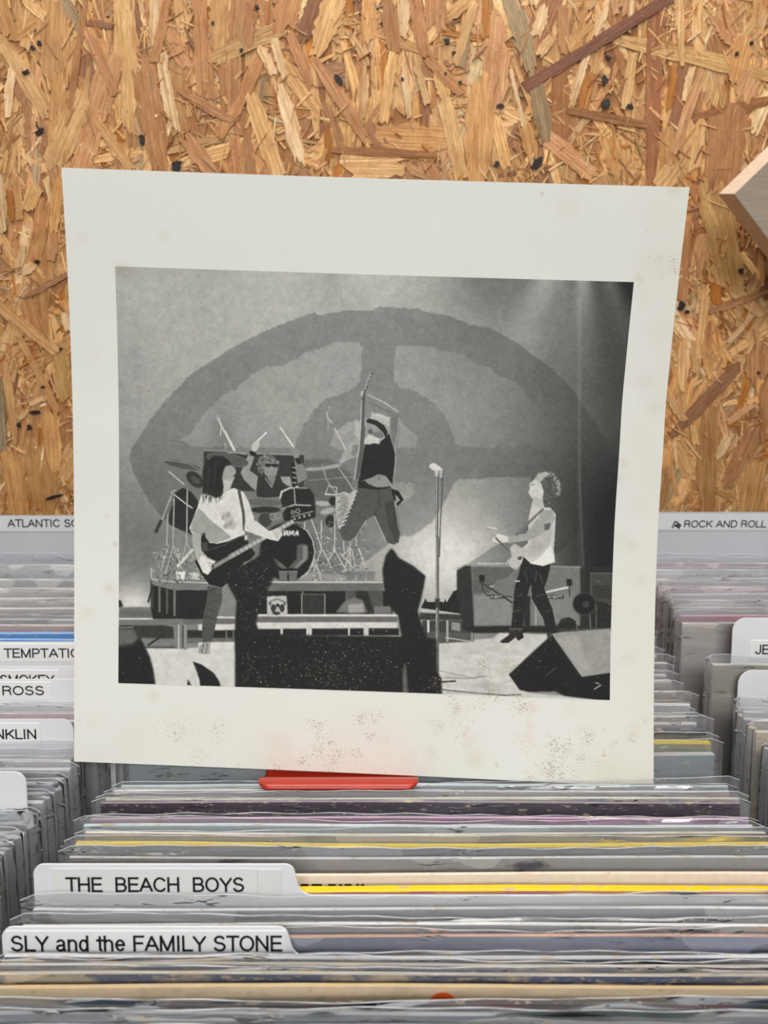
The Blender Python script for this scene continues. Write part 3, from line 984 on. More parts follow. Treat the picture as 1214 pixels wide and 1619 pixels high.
# tips of black lettering on the cream cover
Yc = Y_of(1382)
cm, cf = [], []
for (xa_, xb_) in ((476, 488), (493, 509), (519, 531), (536, 541), (545, 556), (563, 568), (571, 576)):
    a_, b_ = at_Y(xa_, 1395.5, Yc), at_Y(xb_, 1400, Yc)
    o_ = len(cm)
    for (x_, z_) in ((a_.x, a_.z), (b_.x, a_.z), (b_.x, b_.z), (a_.x, b_.z)):
        cm.append((x_ - cream.location.x, -0.0007, (z_ - cream.location.z) / math.cos(LEAN)))
    cf.append((o_, o_ + 1, o_ + 2, o_ + 3))
link('lettering', mesh_from('lettering', cm, cf), INK, cream)

# orange ring print on the beige cover
rv, rf = [], []
bz = REC_H - 0.0030
for i in range(17):
    a = math.pi * i / 16
    for r in (0.0020, 0.0044):
        rv.append((0.0012 + r * math.cos(a), -0.0011, bz - 0.0016 + r * math.sin(a) * 0.75))
for i in range(16):
    rf.append((i * 2, i * 2 + 1, i * 2 + 3, i * 2 + 2))
link('ring_mark', mesh_from('ring_mark', rv, rf), simple_mat('orange_print', rgb(222, 84, 30), 0.45), beige)

# centre bay behind the sheet
BACKC = [(1183, (120, 128, 134), None), (1169, (128, 122, 84), (206, 172, 40)), (1150, (20, 26, 40), (60, 64, 74)), (1136, (150, 150, 152), None),
         (1122, (136, 128, 122), None), (1110, (160, 158, 156), None), (1098, (130, 124, 120), (110, 96, 84)), (1085, (142, 138, 136), None), (1070, (120, 118, 118), None),
         (1058, (150, 150, 152), None), (1044, (120, 110, 108), None), (1030, (150, 148, 148), None), (1014, (134, 134, 136), None), (1000, (120, 40, 50), None),
         (984, (150, 150, 152), None), (966, (140, 138, 138), None), (948, (152, 150, 150), None), (930, (146, 144, 146), None)]
names = ['first', 'second', 'third', 'fourth', 'fifth', 'sixth', 'seventh', 'eighth', 'ninth', 'tenth', 'eleventh', 'twelfth', 'thirteenth', 'fourteenth', 'fifteenth',
         'sixteenth', 'seventeenth', 'eighteenth', 'nineteenth', 'twentieth', 'twenty-first', 'twenty-second']
SPC = {1: 'record with a yellow line along its edge, right of the printed sheet', 2: 'dark navy record cover right of the printed sheet', 13: 'record with a dark red corner right of the printed sheet'}
rr = random.Random(5)
for i, (y, fc, ed) in enumerate(BACKC):
    lab = SPC.get(i, 'grey sleeved record in the middle bay, %s behind the printed sheet' % names[i])
    Y = Y_of(y + 3)
    record(CXM + rr.uniform(-0.002, 0.003), CWD, Y, 0.003 + rr.uniform(0, 0.0015), lab, fc, edge=ed, wear=0.1, sleeve=rr.uniform(0.004, 0.007), amp=0.0018, low=rr.uniform(0, 0.003))

# left bay
LEFT = [(890, (188, 186, 186)), (910, (176, 174, 172)), (926, (190, 182, 176)), (941, (186, 182, 178)), (958, (172, 166, 160)), (973, (150, 152, 160)), (985, (172, 146, 142)),
        (998, (72, 104, 160)), (1006, (70, 96, 150)),
        (1126, (190, 160, 160)), (1137, (176, 174, 176)),
        (1188, (158, 152, 156)), (1201, (150, 148, 152)), (1213, (164, 164, 168)),
        (1234, (170, 166, 186)), (1250, (120, 124, 132)), (1266, (150, 150, 158)),
        (1292, (120, 122, 126)), (1304, (140, 146, 150)), (1322, (150, 150, 152)), (1338, (130, 132, 140)), (1356, (146, 148, 152)), (1376, (128, 128, 130)),
        (1398, (140, 142, 146)), (1420, (150, 150, 150)), (1446, (120, 122, 126)), (1474, (130, 132, 136)), (1504, (120, 122, 128)), (1540, (140, 140, 146)), (1580, (130, 130, 136))]
for i, (y, fc) in enumerate(LEFT):
    if i < 9:
        lab = 'sleeved record in the left bay, %s in front of the ATLANTIC SOUL card' % names[i]
        if i in (7, 8):
            lab = 'blue record cover behind the THE TEMPTATIONS card, %s of two' % ('farther', 'nearer')[i - 7]
    elif i < 11:
        lab = 'pinkish sleeved record just in front of the DIANA ROSS card' if i == 9 else 'grey sleeved record between the DIANA ROSS and FRANKLIN cards'
    elif i < 14:
        lab = 'sleeved record in the left bay, %s in front of the FRANKLIN card' % names[i - 11]
    else:
        lab = 'sleeved record in the left bay, %s in front of the blank white tab' % names[i - 14]
    Y = Y_of(y + 2)
    short = -0.004 if i >= 17 else 0.0
    record((LX0 + LX1) / 2 + rr.uniform(-0.002, 0.001) - (0.003 if i < 14 else 0.005) + short, 0.313, Y, 0.0035 if i in (7, 8) else 0.003, lab, fc, edge=(96, 140, 205) if i in (7, 8) else None,
           wear=0.1, sleeve=0.0 if i in (7, 8) else rr.uniform(0.005, 0.009), amp=0.0026 if i < 9 else 0.0018, low=rr.uniform(0, 0.002) + (0.002 if i > 16 else 0))

# right bay
RIGHT = [(874, (168, 166, 170)), (885, (204, 168, 180)), (897, (190, 188, 190)), (909, (194, 188, 186)), (921, (200, 168, 172)), (933, (184, 182, 184)), (945, (176, 172, 172)),
         (957, (170, 168, 166)), (969, (170, 84, 108)), (981, (160, 152, 146)),
         (1047, (140, 132, 120)),
         (1118, (170, 168, 170)), (1134, (128, 126, 128)), (1150, (196, 178, 150)), (1186, (150, 152, 154)), (1222, (150, 150, 152)), (1262, (150, 150, 152)), (1310, (146, 146, 150))]
for i, (y, fc) in enumerate(RIGHT):
    if i < 10:
        lab = 'sleeved record in the right bay, %s in front of the ROCK AND ROLL card' % names[i]
        if i == 8:
            lab = 'crimson-pink edged record in the right bay behind the JE tab'
    elif i < 11:
        lab = 'sleeved record between the JE tab and the blank white tab'
    else:
        lab = 'sleeved record in the right bay, %s in front of the blank tab' % names[i - 11]
        if i == 13:
            lab = 'tan record cover with cream side edge at the right picture edge'
    Y = Y_of(y + 2)
    record((RX0 + RX1) / 2 + 0.003 + rr.uniform(-0.001, 0.003), 0.311, Y, 0.003, lab, fc, wear=0.1, sleeve=rr.uniform(0.005, 0.009), amp=0.0024 if i < 12 else 0.0018, low=rr.uniform(0, 0.002))

# ------------------------------------------------------------------ the printed sheet
TT = np.array([0.0, 0.172, 0.29, 0.355, 0.44, 0.57, 0.64, 0.79, 1.0])
LXE = np.array([97, 106.5, 111.5, 113.6, 115.5, 117.0, 117.3, 117.3, 117.0])
RXE = np.array([1090, 1071, 1059, 1053, 1048, 1040, 1037.3, 1034, 1033.3])


def cubic(t, X, Yv):
    """smooth interpolation (Catmull-Rom on uneven knots, numpy)"""
    m = np.gradient(Yv, X)
    i = np.clip(np.searchsorted(X, t, side='right') - 1, 0, len(X) - 2)
    h = X[i + 1] - X[i]
    s = (t - X[i]) / h
    return ((2 * s ** 3 - 3 * s ** 2 + 1) * Yv[i] + (s ** 3 - 2 * s ** 2 + s) * h * m[i] + (-2 * s ** 3 + 3 * s ** 2) * Yv[i + 1] + (s ** 3 - s ** 2) * h * m[i + 1])


def sheet_px(s, t):
    xl, xr = cubic(t, TT, LXE), cubic(t, TT, RXE)
    yl, yr = 265 + 939 * t, 296 + 949 * t
    return xl + (xr - xl) * s, yl + (yr - yl) * s + 3.0 * np.sin(np.pi * s) * (t - 0.5) * -1.0


SHEET_W = 0.302


def sheet_pos(s, t, off=0.0):
    """world position of a point of the bowed sheet; off: distance in front of it"""
    x, y = sheet_px(s, t)
    wpx = cubic(t, TT, RXE) - cubic(t, TT, LXE)
    z = SHEET_W * FPX / wpx - off
    X = (x - 607.0) / FPX * z
    U = (809.5 - y) / FPX * z
    P = np.stack([X, math.cos(PITCH) * z + math.sin(PITCH) * U, CAMZ - math.sin(PITCH) * z + math.cos(PITCH) * U], -1)
    return P


def grid_mesh(name, P):
    ny, nx = P.shape[:2]
    me = bpy.data.meshes.new(name)
    idx = np.arange(nx * ny).reshape(ny, nx)
    q = np.stack([idx[:-1, :-1], idx[1:, :-1], idx[1:, 1:], idx[:-1, 1:]], -1).reshape(-1, 4)
    nq = len(q)
    me.vertices.add(nx * ny)
    me.vertices.foreach_set('co', P.reshape(-1).astype(np.float32))
    me.loops.add(nq * 4)
    me.loops.foreach_set('vertex_index', q.reshape(-1).astype(np.int32))
    me.polygons.add(nq)
    me.polygons.foreach_set('loop_start', np.arange(0, nq * 4, 4, dtype=np.int32))
    me.polygons.foreach_set('use_smooth', np.ones(nq, dtype=bool))
    me.update(calc_edges=True)
    return me


# ---- a small raster in photograph pixels for the halftone picture (flat print on the sheet)
SS = 2.0
OX, OY = 172.0, 412.0
CW, CH = int(840 * SS), int(706 * SS)
IMG = np.zeros((CH, CW), dtype=np.float32)
gx = (np.arange(CW) + 0.5) / SS + OX
gy = (np.arange(CH) + 0.5) / SS + OY
NPR = np.random.RandomState(3)


def box1(a, r, ax):
    if r < 1:
        return a
    pad = [(0, 0), (0, 0)]
    pad[ax] = (r + 1, r)
    c = np.cumsum(np.pad(a, pad, mode='edge'), axis=ax)
    n = a.shape[ax]
    sl1 = [slice(None)] * 2
    sl0 = [slice(None)] * 2
    sl1[ax] = slice(2 * r + 1, 2 * r + 1 + n)
    sl0[ax] = slice(0, n)
    return (c[tuple(sl1)] - c[tuple(sl0)]) / (2 * r + 1)


def blur(a, px):
    r = int(round(px * SS * 0.7))
    a = a.astype(np.float64)
    for _ in range(3):
        a = box1(box1(a, r, 0), r, 1)
    return a


def window(x0, y0, x1, y1, pad=2):
    i0, i1 = max(0, int((x0 - pad - OX) * SS)), min(CW, int((x1 + pad - OX) * SS) + 1)
    j0, j1 = max(0, int((y0 - pad - OY) * SS)), min(CH, int((y1 + pad - OY) * SS) + 1)
    return i0, i1, j0, j1


def mask_poly(pts, bl=0.0):
    p = np.array(pts, dtype=float)
    i0, i1, j0, j1 = window(p[:, 0].min(), p[:, 1].min(), p[:, 0].max(), p[:, 1].max(), 2 + bl * 4)
    if i1 <= i0 or j1 <= j0:
        return None
    X, Yy = gx[None, i0:i1], gy[j0:j1, None]
    ins = np.zeros((j1 - j0, i1 - i0), dtype=bool)
    n = len(p)
    for k in range(n):
        xa, ya = p[k]
        xb, yb = p[(k + 1) % n]
        if ya == yb:
            continue
        c = (ya > Yy) != (yb > Yy)
        xi = xa + (Yy - ya) * (xb - xa) / (yb - ya)
        ins ^= c & (X < xi)
    m = ins.astype(np.float32)
    m = blur(m, bl if bl > 0 else 0.5)
    return m, (slice(j0, j1), slice(i0, i1))


def paint(mk, val, alpha=1.0, mul=False):
    if mk is None:
        return
    m, sl = mk
    m = m * alpha
    tgt = IMG[sl] * val if mul else val
    IMG[sl] = IMG[sl] * (1 - m) + tgt * m


def K(ox, oy, s):
    return lambda *p: [(ox + a / s, oy + b / s) for a, b in p]


k1, k2, k3, k4 = K(180, 410, 2.890), K(590, 410, 2.890), K(180, 640, 4.046), K(360, 640, 5.058)
k5, k6, k7, k8 = K(500, 570, 5.223), K(700, 720, 4.047), K(180, 880, 4.047), K(470, 850, 4.047)


def poly(pts, val, bl=0.0, alpha=1.0, mul=False):
    paint(mask_poly(pts, bl), val, alpha, mul)


def jag(pts, amp=1.4, step=3.5, seed=1, closed=True):
    rnd = random.Random(seed)
    out = []
    n = len(pts)
    for i in range(n if closed else n - 1):
        a, b = pts[i], pts[(i + 1) % n]
        d = math.hypot(b[0] - a[0], b[1] - a[1])
        m = max(1, int(d / step))
        for q in range(m):
            t = q / m
            out.append((a[0] + (b[0] - a[0]) * t + rnd.gauss(0, amp * 0.6), a[1] + (b[1] - a[1]) * t + rnd.gauss(0, amp * 0.6)))
    return out


def line(pts, w, val, alpha=1.0, bl=0.0):
    for a, b in zip(pts[:-1], pts[1:]):
        i0, i1, j0, j1 = window(min(a[0], b[0]) - w, min(a[1], b[1]) - w, max(a[0], b[0]) + w, max(a[1], b[1]) + w)
        if i1 <= i0 or j1 <= j0:
            continue
        X, Yy = gx[None, i0:i1], gy[j0:j1, None]
        dx, dy = b[0] - a[0], b[1] - a[1]
        L2 = dx * dx + dy * dy + 1e-9
        t = np.clip(((X - a[0]) * dx + (Yy - a[1]) * dy) / L2, 0, 1)
        d = np.sqrt((X - a[0] - t * dx) ** 2 + (Yy - a[1] - t * dy) ** 2)
        m = np.clip((w / 2 + 0.35 + bl - d) / (0.7 + 2 * bl), 0, 1)
        paint((m, (slice(j0, j1), slice(i0, i1))), val, alpha)


def ell(cx, cy, rx, ry, val, rot=0.0, alpha=1.0, bl=0.0, ring=0.0):
    n = 40
    c, s = math.cos(rot), math.sin(rot)
    p = [(cx + rx * math.cos(i * 6.2832 / n) * c - ry * math.sin(i * 6.2832 / n) * s, cy + rx * math.cos(i * 6.2832 / n) * s + ry * math.sin(i * 6.2832 / n) * c) for i in range(n)]
    if ring:
        line(p + [p[0]], ring, val, alpha)
    else:
        poly(p, val, bl, alpha)


def e4(cx, cy, rx, ry, *a, **k):
    (x, y), = k4((cx, cy))
    ell(x, y, rx / 5.058, ry / 5.058, *a, **k)


def e3(cx, cy, rx, ry, *a, **k):
    (x, y), = k3((cx, cy))
    ell(x, y, rx / 4.046, ry / 4.046, *a, **k)


def e6(cx, cy, rx, ry, *a, **k):
    (x, y), = k6((cx, cy))
    ell(x, y, rx / 4.047, ry / 4.047, *a, **k)


XX, YY = np.meshgrid(gx, gy)


def blob(cx, cy, rx, ry):
    return np.exp(-((XX - cx) / rx) ** 2 - ((YY - cy) / ry) ** 2)


# backdrop
B = 172 + 16 * blob(230, 480, 120, 130)
B += 20 * blob(430, 430, 90, 130) + 26 * blob(590, 420, 90, 90) - 14 * blob(520, 440, 45, 60) - 10 * blob(200, 620, 60, 150) + 8 * blob(560, 620, 160, 120)
B -= 30 * blob(770, 440, 60, 60)
B -= 100 / (1 + np.exp(-(XX - 890) / 44))
B -= 16 / (1 + np.exp(-(XX - 740) / 30))
for (bx, sl, wd, am) in ((868, -0.42, 22, 62), (922, -0.02, 13, 80), (962, 0.35, 11, 40), (893, -0.1, 9, 26)):
    yy = YY - 440
    B += am * np.exp(-((XX - bx - sl * yy) / (wd + 0.16 * np.maximum(yy, 0))) ** 2) * np.exp(-np.maximum(yy, 0) / 90.0)
B -= 40 * blob(1003, 450, 26, 40)
low = 1 / (1 + np.exp(-(YY - 745) / 26))
B -= 44 * low / (1 + np.exp((XX - 330) / 60))
B += 60 * blob(215, 950, 50, 42)
B -= 20 * low / (1 + np.exp(-(XX - 420) / 20))
B += 62 * blob(715, 895, 95, 75) + 34 * blob(690, 830, 120, 90) * low - 22 * blob(352, 690, 20, 55)
B -= 34 / (1 + np.exp(-(XX - 905) / 24)) * low
B -= 18 * np.exp(-((XX - 916) / 3.0) ** 2) * -0.8 * (YY > 470)
IMG[:] = B

OUT1 = k1((70, 915), (80, 870), (125, 800), (145, 770), (175, 725), (245, 635), (345, 535), (410, 485), (520, 415), (625, 360), (730, 310), (850, 265), (915, 240), (935, 255), (1000, 245), (1080, 230), (1170, 235), (1214, 218))
OUT2 = k2((30, 218), (200, 225), (240, 240), (350, 260), (410, 285), (440, 300), (520, 310), (600, 350), (650, 375), (740, 445), (830, 510), (920, 605), (990, 715), (1040, 790), (1085, 890), (1115, 950))
OUTL = [(960, 790), (930, 830), (890, 870), (840, 895), (780, 902), (718, 899), (640, 905), (560, 910), (420, 900), (320, 860), (262, 825), (237, 795), (222, 768), (210, 745)]
em, sl = mask_poly(jag(OUT1 + OUT2, 1.1, 4, 2, False) + OUTL)
full = np.zeros_like(IMG)
full[sl] = em
WIN = [
    k1((305, 825), (345, 800), (400, 720), (480, 640), (520, 600), (560, 595), (600, 550), (640, 520), (700, 490), (770, 485), (840, 455), (870, 430), (940, 410), (990, 385), (1020, 377), (1110, 380), (1138, 400), (1130, 480), (1125, 560), (1095, 585), (1040, 620), (985, 632), (950, 650), (915, 690), (880, 740), (845, 800), (825, 860), (700, 860), (450, 858), (350, 855)),
    k2((100, 420), (110, 395), (150, 393), (280, 400), (285, 415), (400, 430), (480, 480), (530, 492), (560, 525), (620, 550), (660, 572), (690, 610), (740, 660), (770, 700), (800, 712), (850, 800), (850, 845), (740, 850), (580, 860), (500, 862), (380, 855), (365, 800), (330, 720), (300, 685), (270, 650), (220, 620), (190, 600), (130, 590), (90, 555), (97, 480)),
    k5((115, 690), (130, 640), (160, 580), (210, 540), (260, 505), (310, 500), (420, 470), (680, 470), (740, 545), (800, 590), (835, 640), (830, 680), (800, 720), (660, 715), (350, 720), (240, 745), (180, 740)),
    k5((560, 1005), (640, 1010), (820, 1015), (820, 1040), (790, 1120), (720, 1170), (620, 1200), (560, 1100)),
    [(718, 764), (726, 757), (762, 757), (782, 754), (838, 755), (850, 790), (838, 822), (811, 848), (774, 868), (759, 878), (742, 890), (718, 899), (600, 960), (560, 900), (630, 849), (652, 847), (668, 836), (684, 824), (700, 800)],
]
for i, w_ in enumerate(WIN):
    r_ = mask_poly(jag(w_, 0.9, 3.5, 10 + i))
    full[r_[1]] *= (1 - r_[0])
lighten = 1 + 0.05 * blob(500, 620, 200, 120)
IMG[:] = IMG * (1 - full) + (IMG * 0.70 + 14) * full
inwin = np.zeros_like(IMG)
for w_ in WIN[:4]:
    r_ = mask_poly(w_, 1.0)
    inwin[r_[1]] = np.maximum(inwin[r_[1]], r_[0])
IMG[:] -= 19 * inwin
IMG[:] *= np.where(full < 0.5, lighten, 1)
# lower emblem dims with the smoke on the left
poly([(187, 800), (260, 830), (330, 880), (420, 900), (420, 1000), (187, 1000)], 100, 18, 0.35)
IMG += (60 * blob(212, 955, 34, 26)).astype(np.float32)
# curtain fold
line([(916, 600), (916, 760), (922, 900), (924, 960)], 3, 118, 0.5, 1.5)

# stage floor and risers
poly(k7((20, 585), (440, 590), (780, 560), (1214, 560), (1214, 900), (20, 900)), 216, 1.0)
poly(k8((600, 640), (830, 668), (1214, 680), (1300, 600), (2100, 660), (2100, 1060), (600, 1060)), 212, 1.2)
poly(k6((0, 1195), (1090, 1110), (1090, 1560), (0, 1560)), 208, 1)
for i in range(60):
    x, y = NPR.uniform(690, 900), NPR.uniform(1025, 1100)
    ell(x, y, NPR.uniform(6, 22), NPR.uniform(1, 4), NPR.choice([188, 200, 226, 232]), 0, 0.4, 1.0)
poly(k7((35, 320), (240, 320), (440, 395), (35, 400)), 122, 0.4)
poly(k7((35, 345), (300, 345), (380, 380), (35, 385)), 96, 2.0, 0.6)
poly(k7((35, 405), (440, 405), (440, 440), (35, 440)), 122)
poly(k7((35, 440), (470, 440), (470, 585), (35, 585)), 58, 0.4)
poly(k7((150, 520), (400, 525), (400, 575), (190, 578)), 128, 1.2)
line(k7((220, 565), (320, 500)), 3, 40)
poly(k7((320, 440), (440, 430), (440, 590), (390, 580), (380, 450)), 128, 0.3)
line(k7((415, 440), (415, 585)), 2.5, 190)
line(k7((458, 430), (458, 585)), 6, 150)
poly(k7((470, 470), (780, 470), (780, 545), (470, 545)), 48)
poly(k7((470, 520), (780, 520), (780, 552), (470, 556)), 110, 0.4)
poly(k7((540, 548), (785, 545), (785, 590), (540, 595)), 224)
poly(k7((440, 400), (1214, 395), (1214, 430), (440, 435)), 112)
poly(k7((540, 433), (1214, 430), (1214, 466), (540, 472)), 222)
poly(k7((560, 475), (1214, 470), (1214, 500), (560, 505)), 40)
for xx in (720, 765, 1070, 1130):
    line(k7((xx, 470), (xx, 520)), 2.2, 120)
line(k7((35, 397), (440, 398)), 1.8, 232)
line(k7((410, 384), (770, 390)), 2.6, 224)
line(k7((35, 322), (240, 320)), 1.0, 205)
# drum riser
poly(k7((235, 140), (380, 180), (600, 180), (620, 400), (250, 400), (235, 320)), 38)
poly(k7((240, 140), (330, 150), (600, 165), (600, 215), (385, 215), (240, 180)), 128, 0.3)
line(k7((240, 75), (242, 145), (330, 158), (600, 168)), 2.0, 196)
for xx, ya, yb, vv in ((388, 215, 375, 118), (340, 210, 360, 86), (292, 200, 350, 110), (245, 180, 320, 70)):
    line(k7((xx, ya), (xx, yb)), 3.6, vv)
line(k7((220, 290), (245, 200)), 3, 40)
poly(k8((-360, 340), (600, 340), (610, 490), (-360, 490)), 34)
poly(k8((-380, 290), (545, 290), (550, 335), (-380, 335)), 112)
line(k8((-400, 285), (555, 286)), 2.0, 206)
for xx in (35, 315, 540):
    line(k8((xx, 335), (xx, 490)), 3.5, 98)
poly(k8((30, 362), (178, 365), (178, 490), (30, 490)), 52)
line(k8((28, 362), (28, 490)), 1.4, 170)
line(k8((176, 362), (176, 490)), 1.4, 170)
line(k8((28, 362), (176, 364)), 1.0, 130)
poly(k8((320, 340), (540, 340), (540, 470), (320, 470)), 84, 0.5)
poly(k8((245, 480), (300, 410), (370, 380), (430, 400), (480, 480)), 118, 0.6)
poly(k8((325, 430), (420, 420), (430, 480), (325, 485)), 168, 1.2)
poly(k8((375, 345), (410, 335), (450, 345), (490, 470), (450, 480), (420, 400), (375, 385)), 46, 0.4)
poly(k8((490, 440), (600, 440), (600, 490), (490, 490)), 120, 0.5)
for y, c in ((495, 228), (500, 228)):
    line(k8((-330, y), (640, y)), 2.0, c)
poly(k8((-330, 506), (640, 506), (640, 540), (-330, 540)), 112)
poly(k8((-330, 542), (640, 542), (640, 578), (-330, 582)), 220)
poly(k8((-330, 585), (650, 580), (650, 628), (-330, 628)), 36)
for xx, ww in ((75, 9), (440, 8), (-100, 4), (330, 3)):
    line(k8((xx, 575), (xx, 625)), ww, 205)
line(k8((-330, 632), (665, 630)), 2.2, 200)
# right platform
poly(k8((790, 455), (1130, 492), (1130, 530), (780, 525)), 60)
poly(k8((780, 455), (900, 458), (1130, 490), (1120, 496), (790, 480)), 196, 0.4)
poly(k8((800, 530), (1130, 530), (1130, 660), (800, 640)), 66, 0.5)
poly(k8((830, 600), (1100, 610), (1130, 665), (830, 680)), 88, 1.0)
for xx, vv in ((838, 220), (1118, 150), (960, 170)):
    line(k8((xx, 535), (xx, 600 if xx < 900 else 660)), 3.6, vv)
line(k8((950, 640), (1110, 665)), 2, 180)
poly(k8((985, 540), (1040, 545), (1045, 600), (985, 590)), 150, 0.8)
# amplifiers
poly(k8((790, 450), (820, 388), (830, 410), (940, 412), (945, 390), (955, 415), (1000, 340), (1050, 330), (1130, 420), (1130, 500)), 34, 0.3)
poly(k6((90, 735), (150, 702), (190, 700), (200, 1100), (130, 1080), (90, 900)), 48)
poly(k6((180, 705), (880, 716), (885, 880), (880, 1090), (205, 1090), (190, 900)), 122)
poly(k6((190, 712), (470, 720), (420, 780), (340, 800), (300, 880), (195, 890)), 100, 0.3)
poly(k6((195, 890), (440, 900), (440, 1085), (205, 1085)), 146, 2.0, 0.8)
poly(k6((580, 900), (830, 870), (870, 1085), (580, 1085)), 138, 4.0, 0.8)
line(k6((150, 703), (880, 714)), 2.2, 150)
line(k6((230, 694), (410, 694)), 2.0, 196, 0.7)
for i in range(10):
    line(k6((230 + i * 19, 690), (236 + i * 19, 692)), 1.6, 222, 0.8)
poly(k6((520, 900), (560, 900), (558, 1090), (520, 1090)), 44)
line(k6((595, 950), (595, 1130)), 1.4, 190)
poly(k6((120, 1088), (200, 1092), (880, 1090), (880, 1130), (200, 1138), (130, 1110)), 40)
poly(k6((730, 1090), (760, 1045), (810, 1035), (850, 1060), (860, 1120), (730, 1120)), 42, 0.5)
for (cx, cy) in ((250, 785), (808, 812)):
    poly(k6((cx - 18, cy - 20), (cx + 16, cy - 20), (cx + 18, cy + 22), (cx - 14, cy + 30)), 34)
line(k6((250, 800), (255, 860), (280, 895), (440, 905)), 2.0, 60)
line(k6((265, 825), (350, 880), (440, 940)), 3.0, 66)
line(k6((300, 840), (325, 835)), 1.2, 226)
line(k6((640, 884), (700, 868), (800, 846)), 4.6, 210)
line(k6((640, 890), (800, 856)), 1.0, 60)
line(k6((806, 820), (812, 900)), 2.0, 60)
for (x0, x1) in ((302, 388), (668, 772)):
    poly(k6((x0, 894), (x1, 894), (x1, 916), (x0, 916)), 34)
    n_ = 6
    cell = (x1 - x0 - 10) / n_
    for i, ch in enumerate('HIWATT'):
        a = x0 + 6 + i * cell
        w_ = cell * 0.68
        strokes = {'H': [((0, 0), (0, 1)), ((1, 0), (1, 1)), ((0, .5), (1, .5))], 'I': [((.5, 0), (.5, 1))],
                   'W': [((0, 0), (.25, 1)), ((.25, 1), (.5, .3)), ((.5, .3), (.75, 1)), ((.75, 1), (1, 0))],
                   'A': [((0, 1), (.5, 0)), ((.5, 0), (1, 1)), ((.2, .65), (.8, .65))], 'T': [((0, 0), (1, 0)), ((.5, 0), (.5, 1))]}[ch]
        for p, q in strokes:
            line(k6((a + p[0] * w_, 899 + p[1] * 12), (a + q[0] * w_, 899 + q[1] * 12)), 0.8, 232)
poly(k6((880, 720), (1085, 700), (1085, 1120), (880, 1120)), 46, 2.0, 0.85)
poly(k6((945, 755), (1086, 755), (1084, 960), (945, 915)), 72)
poly(k6((958, 830), (1084, 830), (1084, 925), (958, 900)), 58)
line(k6((945, 755), (1086, 754)), 1.2, 120)
line(k6((948, 757), (948, 915)), 1.4, 104)
line(k6((985, 805), (1008, 805)), 0.9, 128)
e6(905, 950, 72, 70, 30)
e6(905, 950, 72, 70, 70, ring=1.6)
e6(915, 955, 22, 22, 64)
line(k6((940, 1020), (945, 1110)), 1.6, 120)
line(k6((982, 960), (980, 1115)), 1.6, 100)
line(k6((860, 1020), (858, 1110), (870, 1120)), 1.2, 130)
line(k6((720, 1120), (1075, 1108)), 3.0, 90, 0.6, 1)

# drum case and drummer
poly(k3((575, 300), (700, 295), (860, 320), (860, 540), (575, 540)), 56)
poly(k4((20, 385), (610, 402), (610, 690), (20, 690)), 56, 0.3)
line(k3((580, 290), (700, 296), (850, 318)), 1.6, 160)
line(k4((0, 382), (540, 402)), 1.8, 158)
poly(k4((610, 440), (800, 430), (1000, 560), (1000, 900), (610, 700)), 96, 2.0, 0.8)
for i in range(260):
    a = NPR.uniform(0, 6.28)
    r = math.sqrt(NPR.uniform(0, 1))
    (x, y), = k4((322 + 88 * r * math.cos(a), 485 + 88 * r * math.sin(a)))
    ell(x, y, NPR.uniform(0.8, 2.2), NPR.uniform(0.8, 2.0), NPR.choice([90, 118, 150, 168, 184]) - (40 if r * math.sin(a) > 0.4 else 0), NPR.uniform(0, 3), 0.8)
poly(k4((285, 490), (305, 462), (385, 465), (398, 520), (385, 570), (355, 592), (325, 585), (295, 555)), 150, 0.3)
poly(k4((310, 560), (385, 560), (370, 600), (350, 650), (325, 600)), 140, 0.4)
poly(k4((296, 470), (400, 474), (398, 492), (372, 502), (350, 488), (330, 500), (300, 492)), 34)
poly(k4((230, 585), (300, 575), (352, 665), (398, 578), (445, 590), (455, 730), (300, 745), (230, 735)), 52, 0.3)
line(k4((300, 585), (350, 660), (378, 590)), 1.2, 176)
poly(k4((195, 340), (235, 350), (215, 410), (175, 525), (240, 572), (228, 692), (190, 660), (130, 600), (103, 545), (140, 450)), 158, 0.3)
poly(k4((190, 330), (215, 290), (255, 290), (250, 340), (225, 375), (192, 368)), 205, 0.3)
poly(k4((172, 378), (186, 366), (230, 385), (215, 416), (180, 402)), 28)
line(k4((240, 288), (308, 222)), 2.8, 238)
line(k4((418, 178), (528, 340)), 2.2, 236)
poly(k4((512, 350), (540, 335), (572, 372), (570, 420), (530, 430)), 150, 0.3)
poly(k4((528, 425), (578, 420), (602, 475), (640, 585), (560, 632), (545, 520)), 138, 0.3)
poly(k4((530, 430), (578, 420), (596, 470), (560, 478)), 44)
poly(k4((420, 575), (500, 575), (515, 650), (480, 650), (440, 620)), 168, 0.4)

# hardware, cymbals, toms
e3(440, 388, 118, 20, 84, 0.2)
line(k3((330, 356), (460, 372), (545, 412)), 1.0, 150)
e3(518, 478, 66, 42, 52, 0.75)
e3(518, 478, 66, 42, 110, 0.75, ring=0.8)
e3(520, 480, 34, 20, 84, 0.75)
line(k3((352, 428), (450, 510)), 1.6, 214)
poly(k3((345, 740), (395, 560), (440, 530), (500, 560), (540, 620), (500, 830), (430, 800), (360, 770)), 44, 0.3)
line(k3((385, 575), (470, 640), (500, 660)), 2.4, 190)
poly(k3((400, 830), (500, 840), (520, 980), (400, 1080), (380, 940)), 136, 0.6)
for a, b in (((375, 560), (290, 780)), ((470, 545), (465, 880)), ((385, 600), (378, 900)), ((345, 700), (338, 900)), ((300, 745), (270, 810)), ((365, 560), (395, 545))):
    line(k3(a, b), 2.2 if a != (300, 745) else 5.5, 176 if a != (300, 745) else 60)
line(k3((410, 1030), (500, 930)), 4.5, 222)
poly(k3((398, 1065), (458, 1065), (450, 1118), (405, 1118)), 238)
